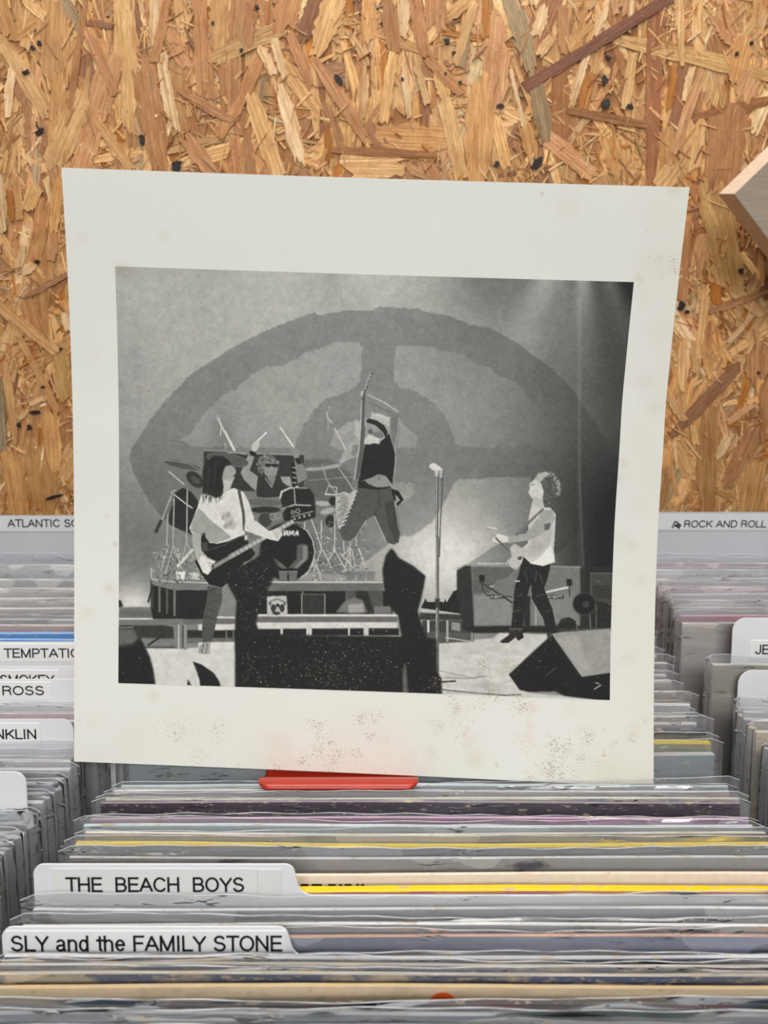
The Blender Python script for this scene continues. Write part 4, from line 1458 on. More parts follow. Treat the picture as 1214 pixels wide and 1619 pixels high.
poly(k3((480, 1075), (545, 1070), (550, 1120), (490, 1115)), 214, 0.5)
for i in range(170):
    x, y = NPR.uniform(245, 580), NPR.uniform(900, 1130)
    if y < 900 + abs(x - 350) * 0.4:
        continue
    a = NPR.uniform(0, 3.14)
    l_ = NPR.uniform(4, 24)
    line(k3((x, y), (x + l_ * math.cos(a), y + l_ * math.sin(a))), NPR.uniform(0.6, 1.8), NPR.choice([40, 60, 200, 226, 170, 130]), 0.85)
for a, b in (((350, 900), (300, 1060)), ((380, 900), (330, 1080)), ((380, 900), (440, 1060)), ((465, 880), (420, 1050)), ((470, 890), (540, 1040))):
    line(k3(a, b), 1.3, 190)
# microphones on booms over the kit
line(k3((710, 170), (770, 290)), 3.6, 226)
line(k3((670, 90), (690, 140), (712, 180)), 3.0, 210)
line(k3((680, 85), (664, 62), (658, 90), (672, 105)), 1.0, 190)
line(k3((685, 150), (682, 195)), 2.0, 200)
line(k3((715, 290), (712, 245)), 1.2, 190)
line(k4((855, 190), (945, 360)), 2.0, 206)
line(k4((795, 60), (800, 110), (830, 140)), 3.0, 196)
line(k4((802, 120), (802, 190)), 1.8, 176)
ell(*k4((810, 22))[0], 1.2, 1.2, 206)
# front-left cymbal behind bassist's head
e3(730, 352, 135, 38, 92, 0.18)
e3(730, 352, 135, 38, 140, 0.18, ring=0.7)
# right cymbals
e4(760, 500, 150, 22, 168, -0.13)
e4(770, 478, 110, 14, 110, -0.16)
line(k4((640, 605), (1000, 575)), 1.6, 140)
line(k4((755, 480), (790, 600), (870, 715)), 1.8, 168)
line(k4((880, 495), (960, 610), (1010, 690)), 2.0, 172)
line(k4((780, 715), (870, 720)), 2.4, 208)
line(k4((780, 715), (810, 640)), 1.4, 200)
line(k4((870, 715), (870, 660), (820, 655)), 1.4, 200)
e4(762, 790, 70, 20, 182, 0.05)
e4(800, 850, 60, 24, 178, -0.25)
e4(842, 770, 34, 34, 42)
e4(820, 930, 40, 50, 44)
e4(290, 780, 140, 34, 104, 0.05)
e4(290, 780, 140, 34, 150, 0.05, ring=0.7)
e4(300, 840, 120, 26, 46, 0)
# toms
poly(k4((418, 745), (430, 695), (500, 662), (640, 655), (690, 720), (705, 830), (690, 850), (440, 830)), 40)
line(k4((418, 745), (432, 695), (500, 664), (560, 656)), 3.0, 206)
line(k4((445, 830), (530, 800), (660, 805)), 2.6, 170)
line(k4((530, 670), (540, 790)), 1.8, 176)
line(k4((560, 665), (635, 665)), 2.4, 150)
poly(k4((440, 870), (470, 820), (640, 815), (700, 840), (700, 900), (600, 930), (450, 930)), 34)
e4(300, 920, 55, 60, 66)
e4(300, 920, 55, 60, 120, ring=0.8)
for cx, cy, r in ((365, 895, 26), (400, 890, 22), (560, 850, 16), (520, 860, 12)):
    e4(cx, cy, r, r, 156, ring=1.4)
line(k4((520, 480), (530, 650)), 5.0, 36)
for yy in (500, 540, 580, 620):
    line(k4((520, yy), (545, yy + 6)), 1.4, 200)
# bass drum
e4(480, 1175, 228, 238, 30)
e4(478, 1175, 222, 232, 84, ring=2.0)
poly(k4((560, 960), (640, 1000), (690, 1090), (705, 1180), (690, 1280), (640, 1360), (560, 1400), (570, 1390), (640, 1330), (680, 1240), (690, 1170), (672, 1080), (630, 1010)), 178, 0.3)
poly(k4((555, 1120), (620, 1110), (645, 1180), (600, 1260), (530, 1300), (480, 1310), (550, 1230)), 96, 0.8)
poly(k4((600, 1130), (640, 1120), (642, 1230), (560, 1310), (520, 1310), (600, 1230)), 150, 1.0, 0.8)
poly(k4((318, 1225), (350, 1215), (420, 1260), (480, 1310), (440, 1310), (330, 1250)), 110, 0.6)
e4(350, 1290, 60, 50, 60, alpha=0.7, bl=1.5)
# TAMA on the drum head
for i, pts in enumerate((((432, 1012), (432, 1004), (470, 1004), (470, 1012)), ((446, 1012), (460, 1012), (454, 1046), (440, 1046)))):
    poly(k4(*pts), 236)
for ox in (458, 540):
    poly(k4((ox - 10, 1046), (ox + 12, 1004), (ox + 24, 1004), (ox + 28, 1046), (ox + 14, 1046), (ox + 13, 1036), (ox + 6, 1036), (ox + 2, 1046)), 236)
poly(k4((486, 1046), (490, 1004), (502, 1004), (508, 1022), (518, 1004), (530, 1004), (532, 1046), (520, 1046), (520, 1024), (510, 1040), (504, 1040), (498, 1024), (497, 1046)), 236)
# stands to the right of the drum
for a, b in (((615, 940), (615, 990)), ((670, 920), (750, 1140)), ((750, 930), (745, 1160)), ((855, 880), (855, 1170)), ((925, 1090), (930, 1170)), ((980, 1080), (980, 1330)), ((1025, 1060), (1030, 1140)),
             ((750, 1160), (690, 1330)), ((760, 1160), (830, 1300)), ((850, 1170), (800, 1250)), ((860, 1170), (950, 1330)), ((980, 1140), (920, 1200)), ((990, 1140), (1020, 1310)), ((1040, 1130), (1115, 1340)), ((700, 1240), (745, 1400)), ((900, 1190), (1010, 1310)), ((980, 1150), (930, 1330))):
    line(k4(a, b), 2.0, 196)
for i in range(300):
    x, y = NPR.uniform(660, 1110), NPR.uniform(900, 1400)
    if y < 1130 and NPR.rand() > 0.35:
        continue
    a = NPR.uniform(0, 3.14)
    l_ = NPR.uniform(6, 34)
    line(k4((x, y), (x + l_ * math.cos(a), y + l_ * math.sin(a))), NPR.uniform(0.5, 1.5), NPR.choice([46, 60, 200, 222, 170, 140, 236]), 0.8)
for x in (408, 485):
    poly(k4((x, 1330), (x + 72, 1330), (x + 64, 1412), (x + 8, 1412)), 112, 0.2)
    line(k4((x, 1332), (x + 72, 1332)), 1.0, 160)
for x in (945, 1030, 1105):
    poly(k4((x, 1330), (x + 74, 1330), (x + 68, 1405), (x + 6, 1405)), 120, 0.2, 0.75)
    line(k4((x, 1332), (x + 74, 1332)), 1.0, 150)
line(k4((340, 1418), (1214, 1420)), 2.4, 200)
poly(k4((350, 1430), (1214, 1430), (1214, 1488), (370, 1488)), 108, 0.3)
# little crest poster under the riser
poly(k7((980, 255), (1105, 250), (1112, 375), (980, 378)), 196, 0.4)
for (a, b, c_, d, v) in ((1020, 330, 16, 26, 60), (1048, 320, 14, 20, 48), (1076, 330, 16, 26, 60), (1040, 362, 26, 12, 70), (1000, 300, 8, 14, 90), (1092, 300, 8, 14, 96)):
    (x, y), = k7((a, b))
    ell(x, y, c_ / 4.047, d / 4.047, v, 0, 1, 0.3)
for i in range(7):
    (x, y), = k7((1008 + i * 12, 284 - 10 * math.sin(i / 6 * 3.14)))
    ell(x, y, 1.3, 1.3, 80)
ell(*k7((1048, 330))[0], 2, 2, 226)

# bass player
poly(k3((600, 1160), (690, 1170), (692, 1260), (662, 1350), (645, 1440), (622, 1525), (568, 1522), (563, 1430), (575, 1330), (595, 1240)), 84, 0.3)
for a, b in (((590, 1300), (640, 1320)), ((580, 1350), (640, 1370)), ((600, 1260), (660, 1250)), ((575, 1430), (625, 1440)), ((610, 1200), (640, 1180))):
    line(k3(a, b), 1.2, 54)
poly(k3((538, 1585), (548, 1540), (575, 1520), (620, 1515), (612, 1595), (570, 1596)), 168, 0.3)
line(k3((575, 1525), (560, 1585)), 1.2, 70)
line(k3((600, 1525), (590, 1590)), 1.2, 90)
poly(k3((560, 570), (600, 555), (640, 592), (690, 580), (720, 545), (770, 533), (830, 558), (862, 620), (897, 725), (880, 790), (840, 800), (835, 830), (800, 842), (730, 872), (660, 888), (610, 882), (585, 842), (580, 810), (540, 832), (498, 822), (483, 790), (510, 720), (540, 640)), 226, 0.2)
poly(k3((542, 660), (575, 690), (610, 730), (650, 762), (700, 800), (750, 848), (700, 872), (640, 886), (600, 872), (580, 815), (540, 832), (488, 800), (510, 720)), 166, 0.3)
poly(k3((690, 690), (740, 680), (785, 770), (770, 800), (720, 790)), 190, 0.8, 0.8)
for q in ((700, 720), (730, 705), (745, 760), (715, 775)):
    e3(q[0], q[1], 12, 18, 156, 0.3, 0.8, 0.4)
line(k3((800, 550), (828, 690), (835, 800)), 4.6, 92)
poly(k3((498, 815), (556, 828), (560, 930), (592, 970), (642, 1005), (632, 1050), (598, 1088), (570, 1072), (527, 990), (505, 900)), 178, 0.3)
poly(k3((560, 960), (600, 985), (645, 1000), (640, 1030), (605, 1085), (570, 1070), (540, 1000)), 226, 0.3)
for i in range(4):
    line(k3((600 + i * 8, 1010 + i * 16), (640 - i * 4, 1022 + i * 18)), 0.9, 110)
poly(k3((690, 372), (735, 378), (776, 410), (783, 430), (768, 452), (772, 470), (760, 492), (745, 510), (742, 545), (700, 560), (688, 480), (690, 430)), 172, 0.3)
poly(k3((700, 480), (760, 490), (742, 545), (700, 560)), 200, 0.6)
poly(k3((575, 560), (570, 440), (590, 370), (640, 325), (700, 330), (740, 360), (752, 386), (715, 392), (700, 425), (692, 470), (702, 525), (690, 580), (655, 596), (610, 575)), 40, 0.4)
line(k3((610, 400), (600, 540)), 2.0, 66, 0.7)
line(k3((650, 380), (640, 560)), 1.6, 62, 0.7)
line(k3((770, 455), (750, 460)), 0.9, 90)
poly(k3((516, 1000), (530, 990), (570, 1075), (600, 1090), (640, 1040), (655, 1000), (600, 975), (560, 930), (556, 850), (580, 812), (590, 850), (612, 884), (660, 890), (730, 874), (800, 844), (845, 838), (870, 900), (905, 950), (880, 985), (830, 1010), (770, 1100), (690, 1170), (610, 1150), (560, 1085)), 34, 0.3)
poly(k3((562, 880), (598, 880), (598, 940), (562, 935)), 90, 0.8, 0.7)
line(k3((600, 930), (700, 900), (790, 850)), 1.2, 84)
line(k3((640, 1035), (760, 960)), 8.0, 70)
(xa, ya), = k3((640, 1035))
(xm_, ym_), = k3((750, 968))
(xb, yb), = k4((535, 925))
line([(xm_, ym_), (xb, yb)], 7.6, 150)
for o in (-2.4, -0.8, 0.8, 2.4):
    line([(xa, ya + o), (xb, yb + o * 0.7)], 0.6, 226)
for i in range(16):
    t = i / 15
    x, y = xm_ + (xb - xm_) * t, ym_ + (yb - ym_) * t
    line([(x - 1.6, y - 3.4), (x + 1.6, y + 3.4)], 0.7, 70)
poly(k4((508, 898), (600, 868), (680, 850), (697, 872), (690, 900), (610, 915), (530, 938)), 40)
line(k4((510, 896), (680, 852)), 1.2, 190)
for q in ((535, 912), (572, 902), (612, 892), (652, 882)):
    e4(q[0], q[1], 9, 9, 210)
poly(k3((842, 792), (892, 730), (945, 785), (975, 800), (975, 850), (900, 830)), 226, 0.2)
poly(k4((130, 1005), (140, 940), (230, 930), (330, 1010), (400, 985), (432, 1010), (436, 1042), (402, 1092), (330, 1075), (250, 1045)), 224, 0.3)
for i in range(4):
    line(k4((352 + i * 20, 1000 - i * 4), (398 + i * 10, 1070 - i * 18)), 0.8, 140)
e3(845, 850, 10, 18, 220)

# singer leaping
poly(k5((190, 835), (222, 762), (300, 660), (350, 605), (352, 720), (335, 795), (260, 820), (205, 852)), 176, 0.3)
poly(k5((300, 700), (350, 690), (345, 760), (320, 790), (290, 780)), 120, 0.8, 0.7)
for i in range(7):
    line(k5((322 - i % 3 * 4, 490 + i * 20), (352, 520 + i * 18)), 1.4, 216)
poly(k5((160, 1105), (230, 1082), (278, 1100), (322, 1058), (338, 1130), (304, 1180), (255, 1280), (222, 1400), (180, 1385), (158, 1250)), 186, 0.3)
for i in range(16):
    y0 = 1120 + i * 17
    line(k5((170 + (i * 29) % 40, y0), (225, y0 - 12), (262, y0 + 16)), 1.0, 70 if i % 2 else 110)
poly(k5((345, 1015), (430, 1018), (500, 1048), (612, 1040), (642, 1130), (672, 1300), (692, 1430), (682, 1500), (640, 1522), (580, 1500), (552, 1440), (482, 1280), (420, 1310), (332, 1450), (280, 1492), (220, 1480), (190, 1410), (240, 1300), (300, 1180), (340, 1060)), 86, 0.3)
poly(k5((560, 1180), (640, 1140), (670, 1300), (690, 1430), (660, 1510), (600, 1380)), 62, 1.5, 0.8)
for i in range(9):
    y0 = 1080 + i * 34
    line(k5((338 - i * 13, y0), (300 - i * 13, y0 + 20)), 2.0, 206)
line(k5((482, 1285), (520, 1370), (555, 1445), (575, 1495)), 1.2, 190)
line(k5((650, 1180), (682, 1400)), 1.0, 170)
line(k5((510, 1060), (520, 1200), (480, 1280)), 1.2, 56)
line(k5((410, 1320), (330, 1455), (280, 1495)), 1.2, 176)
e = k5((345, 1000), (400, 990), (470, 1042), (610, 1036), (615, 1052), (500, 1070), (345, 1050))
poly(e, 44, 0.2)
poly(k5((615, 1055), (680, 1078), (722, 1150), (665, 1210), (650, 1190), (692, 1150), (650, 1105), (660, 1160), (640, 1150)), 34, 0.2)
line(k5((650, 1175), (660, 1205)), 1.6, 216)
poly(k5((395, 988), (458, 950), (540, 933), (582, 960), (622, 1022), (590, 1042), (500, 1046), (430, 1020)), 152, 0.3)
line(k5((520, 945), (518, 985)), 1.2, 96)
poly(k5((605, 455), (678, 440), (688, 560), (662, 700), (640, 720), (612, 600)), 122, 0.4)
line(k5((682, 470), (672, 600), (650, 700), (655, 840), (630, 1010)), 1.4, 176)
poly(k5((400, 690), (522, 682), (560, 640), (600, 600), (625, 680), (652, 780), (642, 900), (628, 1025), (572, 952), (512, 938), (455, 968), (345, 1002), (368, 900), (390, 760)), 34, 0.2)
poly(k5((412, 512), (470, 520), (542, 570), (566, 640), (520, 665), (470, 660), (400, 640), (398, 560)), 158, 0.4)
poly(k5((425, 580), (455, 560), (470, 600), (440, 620)), 92, 0.8)
poly(k5((460, 600), (540, 580), (560, 640), (500, 650)), 120, 0.8)
poly(k5((388, 690), (395, 650), (440, 608), (520, 650), (522, 692), (470, 680), (440, 694)), 212, 0.6)
line(k5((480, 630), (520, 650), (560, 640)), 1.2, 218)
poly(k5((440, 482), (462, 440), (520, 440), (582, 458), (608, 490), (602, 545), (540, 510), (480, 480)), 204, 0.4)
line(k5((465, 450), (460, 425)), 1.4, 210)
line(k5((560, 520), (610, 470)), 1.6, 226)
for i in range(8):
    line(k5((455 + i * 18, 450 + i * 5), (470 + i * 18, 478 + i * 7)), 0.8, 150)
poly(k5((412, 490), (440, 478), (500, 496), (560, 535), (590, 590), (575, 640), (548, 590), (490, 535), (415, 512)), 34, 0.3)
poly(k5((360, 280), (372, 255), (412, 248), (440, 285), (470, 312), (560, 345), (640, 392), (682, 425), (650, 436), (560, 402), (440, 342), (400, 330), (370, 312)), 142, 0.3)
line(k5((430, 285), (560, 345), (675, 422)), 1.8, 200)
poly(k5((362, 285), (375, 252), (412, 252), (415, 290), (375, 296)), 196, 0.4)
e_ = k5((452, 92), (466, 95), (470, 112), (440, 190), (412, 250), (402, 330), (396, 530), (405, 560), (388, 750), (362, 960), (318, 992), (330, 860), (350, 740), (366, 550), (374, 330), (395, 245), (428, 150))
poly(e_, 96, 0.2)
line(k5((374, 330), (366, 550), (352, 740), (330, 870), (316, 985)), 1.4, 206)
line(k5((450, 100), (420, 170), (402, 240)), 1.2, 196)
for i in range(5):
    line(k5((440 - i * 7, 120 + i * 20), (462 - i * 7, 124 + i * 20)), 1.0, 214)

# microphone stand
line(k5((996, 940), (996, 1440)), 4.4, 84)
line(k5((992, 940), (992, 1440)), 1.4, 200)
line(k8((896, 0), (896, 880)), 5.2, 80)
line(k8((890, 0), (890, 880)), 1.6, 186)
line(k8((902, 0), (900, 880)), 1.0, 140)
poly(k8((880, 390), (912, 390), (910, 450), (884, 450)), 60)
line(k5((1045, 905), (1038, 1100), (1022, 1400), (1018, 1620)), 1.6, 74)
poly(k5((930, 880), (940, 855), (970, 845), (1000, 862), (1045, 895), (1042, 912), (1000, 905), (960, 908)), 224, 0.2)
poly(k5((975, 900), (1008, 905), (1005, 960), (980, 950)), 206, 0.3)
poly(k5((1015, 905), (1045, 908), (1040, 970), (1022, 965)), 190, 0.3)
line(k8((880, 560), (870, 680), (850, 760)), 1.2, 90)

# guitarist on the right
poly(k6((510, 645), (560, 690), (690, 700), (672, 780), (648, 850), (700, 980), (732, 1135), (672, 1150), (640, 1040), (570, 920), (565, 820), (545, 880), (522, 1000), (512, 1112), (438, 1102), (450, 960), (460, 840), (490, 740)), 38, 0.2)
for a, b in (((600, 740), (590, 800)), ((520, 740), (540, 800)), ((470, 900), (510, 890)), ((450, 1000), (500, 990)), ((600, 900), (640, 890)), ((660, 1000), (690, 990)), ((620, 760), (640, 820))):
    line(k6(a, b), 2.0, 82, 0.8, 0.6)
line(k6((465, 803), (490, 805)), 2.0, 216)
poly(k6((363, 1192), (420, 1150), (432, 1108), (512, 1108), (516, 1168), (482, 1186), (466, 1165), (420, 1200), (380, 1200)), 40, 0.2)
line(k6((430, 1112), (510, 1110)), 1.4, 120)
poly(k6((665, 1140), (700, 1130), (700, 1180), (668, 1170)), 60, 0.4)
poly(k6((575, 290), (640, 330), (690, 335), (722, 378), (718, 480), (710, 600), (718, 682), (640, 708), (560, 692), (512, 640), (500, 600), (545, 560), (548, 400)), 206, 0.2)
poly(k6((620, 660), (690, 575), (708, 640), (716, 682), (640, 706), (560, 690)), 240, 0.5)
poly(k6((560, 560), (600, 470), (700, 470), (690, 560), (620, 640), (540, 650)), 182, 1.2, 0.7)
poly(k6((640, 352), (700, 348), (718, 400), (690, 462), (620, 510), (540, 545), (420, 562), (380, 545), (400, 520), (530, 500), (595, 420)), 170, 0.3)
poly(k6((650, 440), (690, 430), (680, 475), (650, 480)), 100, 1.0)
poly(k6((312, 535), (350, 500), (415, 520), (420, 555), (360, 562), (320, 552)), 222, 0.3)
poly(k6((272, 478), (290, 460), (348, 482), (340, 520), (320, 530), (290, 500)), 176, 0.2)
line(k6((290, 458), (345, 470)), 1.6, 236)
line(k6((340, 530), (420, 610)), 3.0, 100)
line(k6((470, 510), (560, 420), (640, 345)), 4.0, 120)
poly(k6((405, 680), (440, 650), (430, 590), (460, 565), (500, 590), (545, 600), (520, 640), (505, 690), (470, 735), (440, 720)), 196, 0.5)
poly(k6((480, 650), (510, 645), (500, 670), (480, 668)), 70, 0.3)
poly(k6((555, 180), (590, 150), (630, 180), (645, 230), (640, 290), (600, 300), (570, 272), (546, 240), (556, 215)), 214, 0.3)
poly(k6((580, 262), (640, 280), (650, 335), (600, 330), (572, 310)), 196, 0.4)
for i in range(260):
    a = NPR.uniform(0, 6.28)
    r = math.sqrt(NPR.uniform(0, 1))
    cx_, cy_ = 678 + 72 * r * math.cos(a), 212 + 105 * r * math.sin(a)
    if cx_ < 640 and cy_ > 160:
        continue
    (x, y), = k6((cx_, cy_))
    edge = r > 0.7
    ell(x, y, NPR.uniform(1, 2.6), NPR.uniform(0.8, 2.0), (NPR.choice([150, 180, 206]) if edge and cy_ < 260 else NPR.choice([62, 84, 104, 120])), NPR.uniform(0, 3), 0.7)
poly(k6((585, 150), (610, 115), (660, 105), (690, 118), (640, 150), (620, 175)), 206, 0.8, 0.8)
line(k6((565, 190), (585, 186)), 1.2, 90)
# wedge monitor
poly(k6((422, 1402), (560, 1270), (700, 1143), (795, 1280), (890, 1415), (1075, 1388), (1075, 1575), (780, 1540), (560, 1518), (490, 1500)), 32, 0.4)
poly(k6((700, 1143), (765, 1130), (1075, 1108), (1075, 1388), (890, 1415), (795, 1280)), 158, 0.5)
poly(k6((720, 1160), (860, 1140), (940, 1380), (890, 1405)), 190, 4.0, 0.5)
line(k6((425, 1398), (700, 1145)), 1.0, 120)
line(k6((660, 1410), (725, 1360)), 1.2, 90)
line(k6((970, 1495), (1010, 1470)), 1.6, 190)
line(k6((975, 1455), (1000, 1460)), 1.4, 180)
poly(k6((505, 1515), (720, 1510), (790, 1545), (600, 1530)), 190, 1.0, 0.7)
line(k6((0, 1422), (200, 1428), (270, 1412)), 0.9, 110)
line(k6((0, 1500), (200, 1520), (400, 1535), (500, 1530)), 1.6, 80)
line(k8((905, 925), (1010, 918)), 2.6, 50)
line(k8((905, 850), (1100, 895), (1214, 885)), 0.8, 130)
line(k8((910, 965), (1010, 985), (1214, 1000)), 1.0, 110)
line(k6((0, 1448), (80, 1446)), 1.6, 60)

# the crowd in front, out of focus
poly([(372, 1120), (371, 1000), (374, 950), (358, 920), (366, 900), (385, 893), (402, 884), (418, 872), (432, 880), (438, 898), (428, 925), (412, 950), (405, 985), (410, 1002), (470, 1004), (640, 1006), (690, 1010), (692, 1120)], 34, 1.6)
poly(k8((600, 68), (565, 115), (545, 200), (552, 320), (585, 400), (600, 460), (645, 500), (668, 640), (640, 700), (640, 1100), (930, 1100), (922, 900), (890, 860), (850, 780), (830, 650), (790, 540), (770, 470), (790, 400), (808, 320), (820, 245), (740, 180), (650, 130), (620, 85)), 32, 1.6)
poly(k8((676, 1000), (672, 900), (684, 800), (694, 820), (704, 920), (706, 1000)), 112, 1.2, 0.9)
poly(k7((20, 458), (130, 452), (155, 490), (190, 560), (230, 640), (252, 720), (266, 815), (266, 900), (0, 900)), 36, 1.2)
poly(k7((20, 462), (128, 462), (160, 520), (120, 560), (20, 575)), 112, 2.5, 0.9)
line(k7((35, 455), (125, 452)), 1.4, 170, 0.7)
poly(k7((505, 672), (560, 690), (640, 745), (675, 800), (700, 900), (560, 900), (548, 790), (525, 720)), 36, 1.0)
poly(k7((472, 782), (500, 830), (505, 900), (465, 900)), 40, 1.0)
poly(k7((0, 270), (45, 280), (60, 320), (20, 325)), 46, 0.6)

for i in range(90):                                 # loose hair
    a = NPR.uniform(0, 1)
    x, y = 585 + NPR.uniform(-18, 110), 560 + NPR.uniform(-40, 38)
    line(k3((x, y), (x + NPR.uniform(-10, 10), y + NPR.uniform(10, 40))), 0.9, NPR.choice([36, 48, 60]), 0.6) if x < 700 else None
for i in range(40):
    x, y = 575 + NPR.uniform(-8, 6), NPR.uniform(380, 560)
    line(k3((x, y), (x + NPR.uniform(-8, 4), y + NPR.uniform(15, 40))), 0.9, 42, 0.6)
line(k5((440, 345), (560, 405), (650, 438)), 1.0, 84, 0.8)
# soft texture of the scene itself
t_ = blur(NPR.normal(0, 1, IMG.shape), 2.6)
t_ /= t_.std()
IMG *= (1 + 0.014 * t_).astype(np.float32)
t_ = blur(NPR.normal(0, 1, IMG.shape), 7.0)
t_ /= t_.std()
IMG *= (1 + 0.012 * t_).astype(np.float32)
# grain and pale specks of worn ink
g_ = NPR.normal(0, 1, IMG.shape)
g_ = blur(g_, 0.6) * 3.2
IMG += (g_ * 5.0).astype(np.float32)
SPK = np.zeros_like(IMG)


def speck(cx, cy, rx, ry, n, v=200):
    for _ in range(n):
        x, y = NPR.normal(cx, rx), NPR.normal(cy, ry)
        i, j = int((x - OX) * SS), int((y - OY) * SS)
        s_ = NPR.choice([1, 1, 1, 2, 2, 3], p=[.25, .25, .2, .15, .1, .05])
        if 3 < i < CW - 4 and 3 < j < CH - 4:
            IMG[j:j + s_, i:i + s_] = v * NPR.uniform(0.45, 1.0)


speck(400, 940, 26, 45, 330)
speck(420, 1050, 40, 25, 160)
speck(530, 1060, 40, 26, 420)
speck(585, 1040, 50, 26, 160)
speck(650, 960, 20, 60, 60)
speck(690, 1085, 14, 10, 120)
speck(300, 1072, 10, 6, 18)
speck(470, 1070, 50, 18, 120)
speck(225, 1050, 18, 20, 20)
speck(860, 1040, 60, 40, 60, 210)
speck(600, 780, 200, 150, 120, 180)

IMG[:] = np.clip(IMG, 20, 246)
PRINT = IMG.astype(np.float64)

# ---- stains on the sheet (foxing with its own shapes) and painted red bounce of the stand, in photograph pixels
STN = []   # x, y, radius, strength, kind (0 brown foxing, 1 pink stains and painted stand bounce, 2 yellowing)


def stain_bounce(x, y, r, s, k=0, n=0, spread=0):
    if k == 1 and r > 5:                            # pink: faint, streaky smears, for stains and the stand's painted reflection
        rp = np.random.RandomState(int(x + 3 * y))
        for _ in range(6):
            STN.append((rp.normal(x, r * 0.45), rp.normal(y, r * 0.45), r * rp.uniform(0.3, 0.7), s * rp.uniform(0.25, 0.6), 1))
    else:
        STN.append((x, y, r, s * (0.4 if (k == 0 and r > 4) else 1.0), k))
    rs = np.random.RandomState(int(x * 7 + y))
    if n > 4:                                       # peppered with fine foxing specks
        m_ = max(3, n // 10)
        for _ in range(m_):
            STN.append((rs.normal(x, spread), rs.normal(y, spread), rs.uniform(0.35, 0.8) * spread, rs.uniform(0.35, 0.95) * min(1.0, 0.45 + n / 120.0), 3))


for a in ((1045, 420, 34, 0.13, 2, 70, 16), (1020, 470, 20, 0.10, 2, 20, 10), (1040, 520, 20, 0.12, 2, 50, 9), (1022, 605, 12, 0.25, 0, 26, 7), (1034, 645, 12, 0.35, 0, 60, 6),
          (1010, 690, 18, 0.08, 2, 10, 8), (1008, 800, 14, 0.15, 0, 20, 8), (980, 850, 14, 0.25, 0, 50, 9), (998, 862, 12, 0.35, 0, 40, 6), (1014, 918, 10, 0.3, 0, 30, 8),
          (994, 1040, 12, 0.15, 2, 50, 10), (1000, 1160, 14, 0.15, 2, 90, 10), (1020, 1140, 3, 0.3, 0, 3, 5), (725, 1115, 20, 0.10, 2, 110, 20), (738, 1162, 14, 0.4, 1, 60, 10),
          (720, 1125, 8, 0.4, 0, 30, 6), (690, 1150, 14, 0.10, 2, 70, 14), (680, 1190, 10, 0.25, 0, 20, 7), (752, 1200, 14, 0.25, 2, 20, 7), (840, 1120, 13, 0.45, 1, 0, 0),
          (836, 1145, 10, 0.40, 1, 0, 0), (832, 1160, 14, 0.25, 1, 0, 0), (902, 1120, 14, 0.12, 2, 40, 9), (898, 1188, 6, 0.5, 0, 10, 4), (930, 1165, 20, 0.08, 2, 90, 22),
          (870, 1205, 40, 0.06, 2, 120, 34), (960, 1225, 50, 0.16, 2, 60, 30), (1018, 1235, 20, 0.2, 2, 20, 12), (560, 1140, 30, 0.05, 2, 60, 26), (530, 1200, 28, 0.08, 1, 120, 24),
          (590, 1200, 60, 0.20, 1, 30, 34), (660, 1215, 40, 0.14, 1, 20, 20), (440, 1195, 26, 0.22, 1, 10, 14), (520, 1215, 40, 0.14, 1, 60, 24), (260, 373, 8, 0.16, 2, 2, 5), (193, 427, 12, 0.3, 2, 4, 8),  # pinks just above the lip paint in the red stand's reflection
          (218, 612, 5, 0.35, 0, 0, 0), (235, 618, 1.5, 0.8, 0, 0, 0), (172, 930, 9, 0.28, 2, 3, 5), (138, 968, 9, 0.2, 2, 2, 4), (182, 860, 3, 0.4, 0, 0, 0), (168, 816, 4, 0.25, 2, 0, 0),
          (244, 1100, 8, 0.22, 2, 4, 6), (215, 1170, 30, 0.07, 2, 20, 22), (320, 1170, 50, 0.05, 2, 50, 40), (400, 1200, 60, 0.05, 2, 50, 40), (160, 1135, 20, 0.05, 2, 10, 20),
          (857, 306, 1.8, 0.8, 0, 0, 0), (898, 330, 18, 0.14, 2, 3, 8), (1066, 300, 12, 0.25, 2, 2, 4), (985, 733, 10, 0.35, 1, 0, 0), (978, 760, 12, 0.25, 1, 0, 0), (770, 1085, 9, 0.4, 0, 60, 7),
          (800, 1060, 40, 0.05, 2, 70, 34), (960, 960, 12, 0.25, 0, 70, 10), (990, 620, 18, 0.05, 2, 6, 10), (918, 1085, 8, 0.2, 0, 10, 6), (1010, 440, 9, 0.3, 2, 12, 7), (640, 1190, 22, 0.1, 1, 30, 14),
          (150, 560, 10, 0.08, 2, 0, 0), (130, 376, 10, 0.10, 2, 2, 8), (700, 320, 20, 0.03, 2, 3, 20), (1036, 340, 30, 0.08, 2, 16, 20)):
    stain_bounce(*a)


def stain_bounce_at(X, Y):
    """brown, pink, yellow amounts at photograph pixels (arrays)"""
    out = np.zeros((4,) + X.shape)
    x0, y0 = X.min(), Y.min()
    for (x, y, r, s, k) in STN:
        sel = np.abs(X - x) < 2.6 * r + 1
        sel &= np.abs(Y - y) < 2.6 * r + 1
        if not sel.any():
            continue
        d2 = ((X[sel] - x) ** 2 + (Y[sel] - y) ** 2) / (r * r)
        out[k][sel] = np.maximum(out[k][sel], s * np.exp(-d2))
    return out


PAPER = np.array([lin(232), lin(232), lin(225)])


def mix_col(base, a, col):
    return base * (1 - a[..., None]) + base * np.array(col) * a[..., None]


def stain_bounce_colour(base, X, Y):
    b, p, yv, sp = stain_bounce_at(X, Y)
    c = mix_col(base, yv, (0.72, 0.55, 0.30))
    c = mix_col(c, p, (0.95, 0.42, 0.34))
    c = mix_col(c, b * 0.8, (0.36, 0.19, 0.07))
    return c, sp


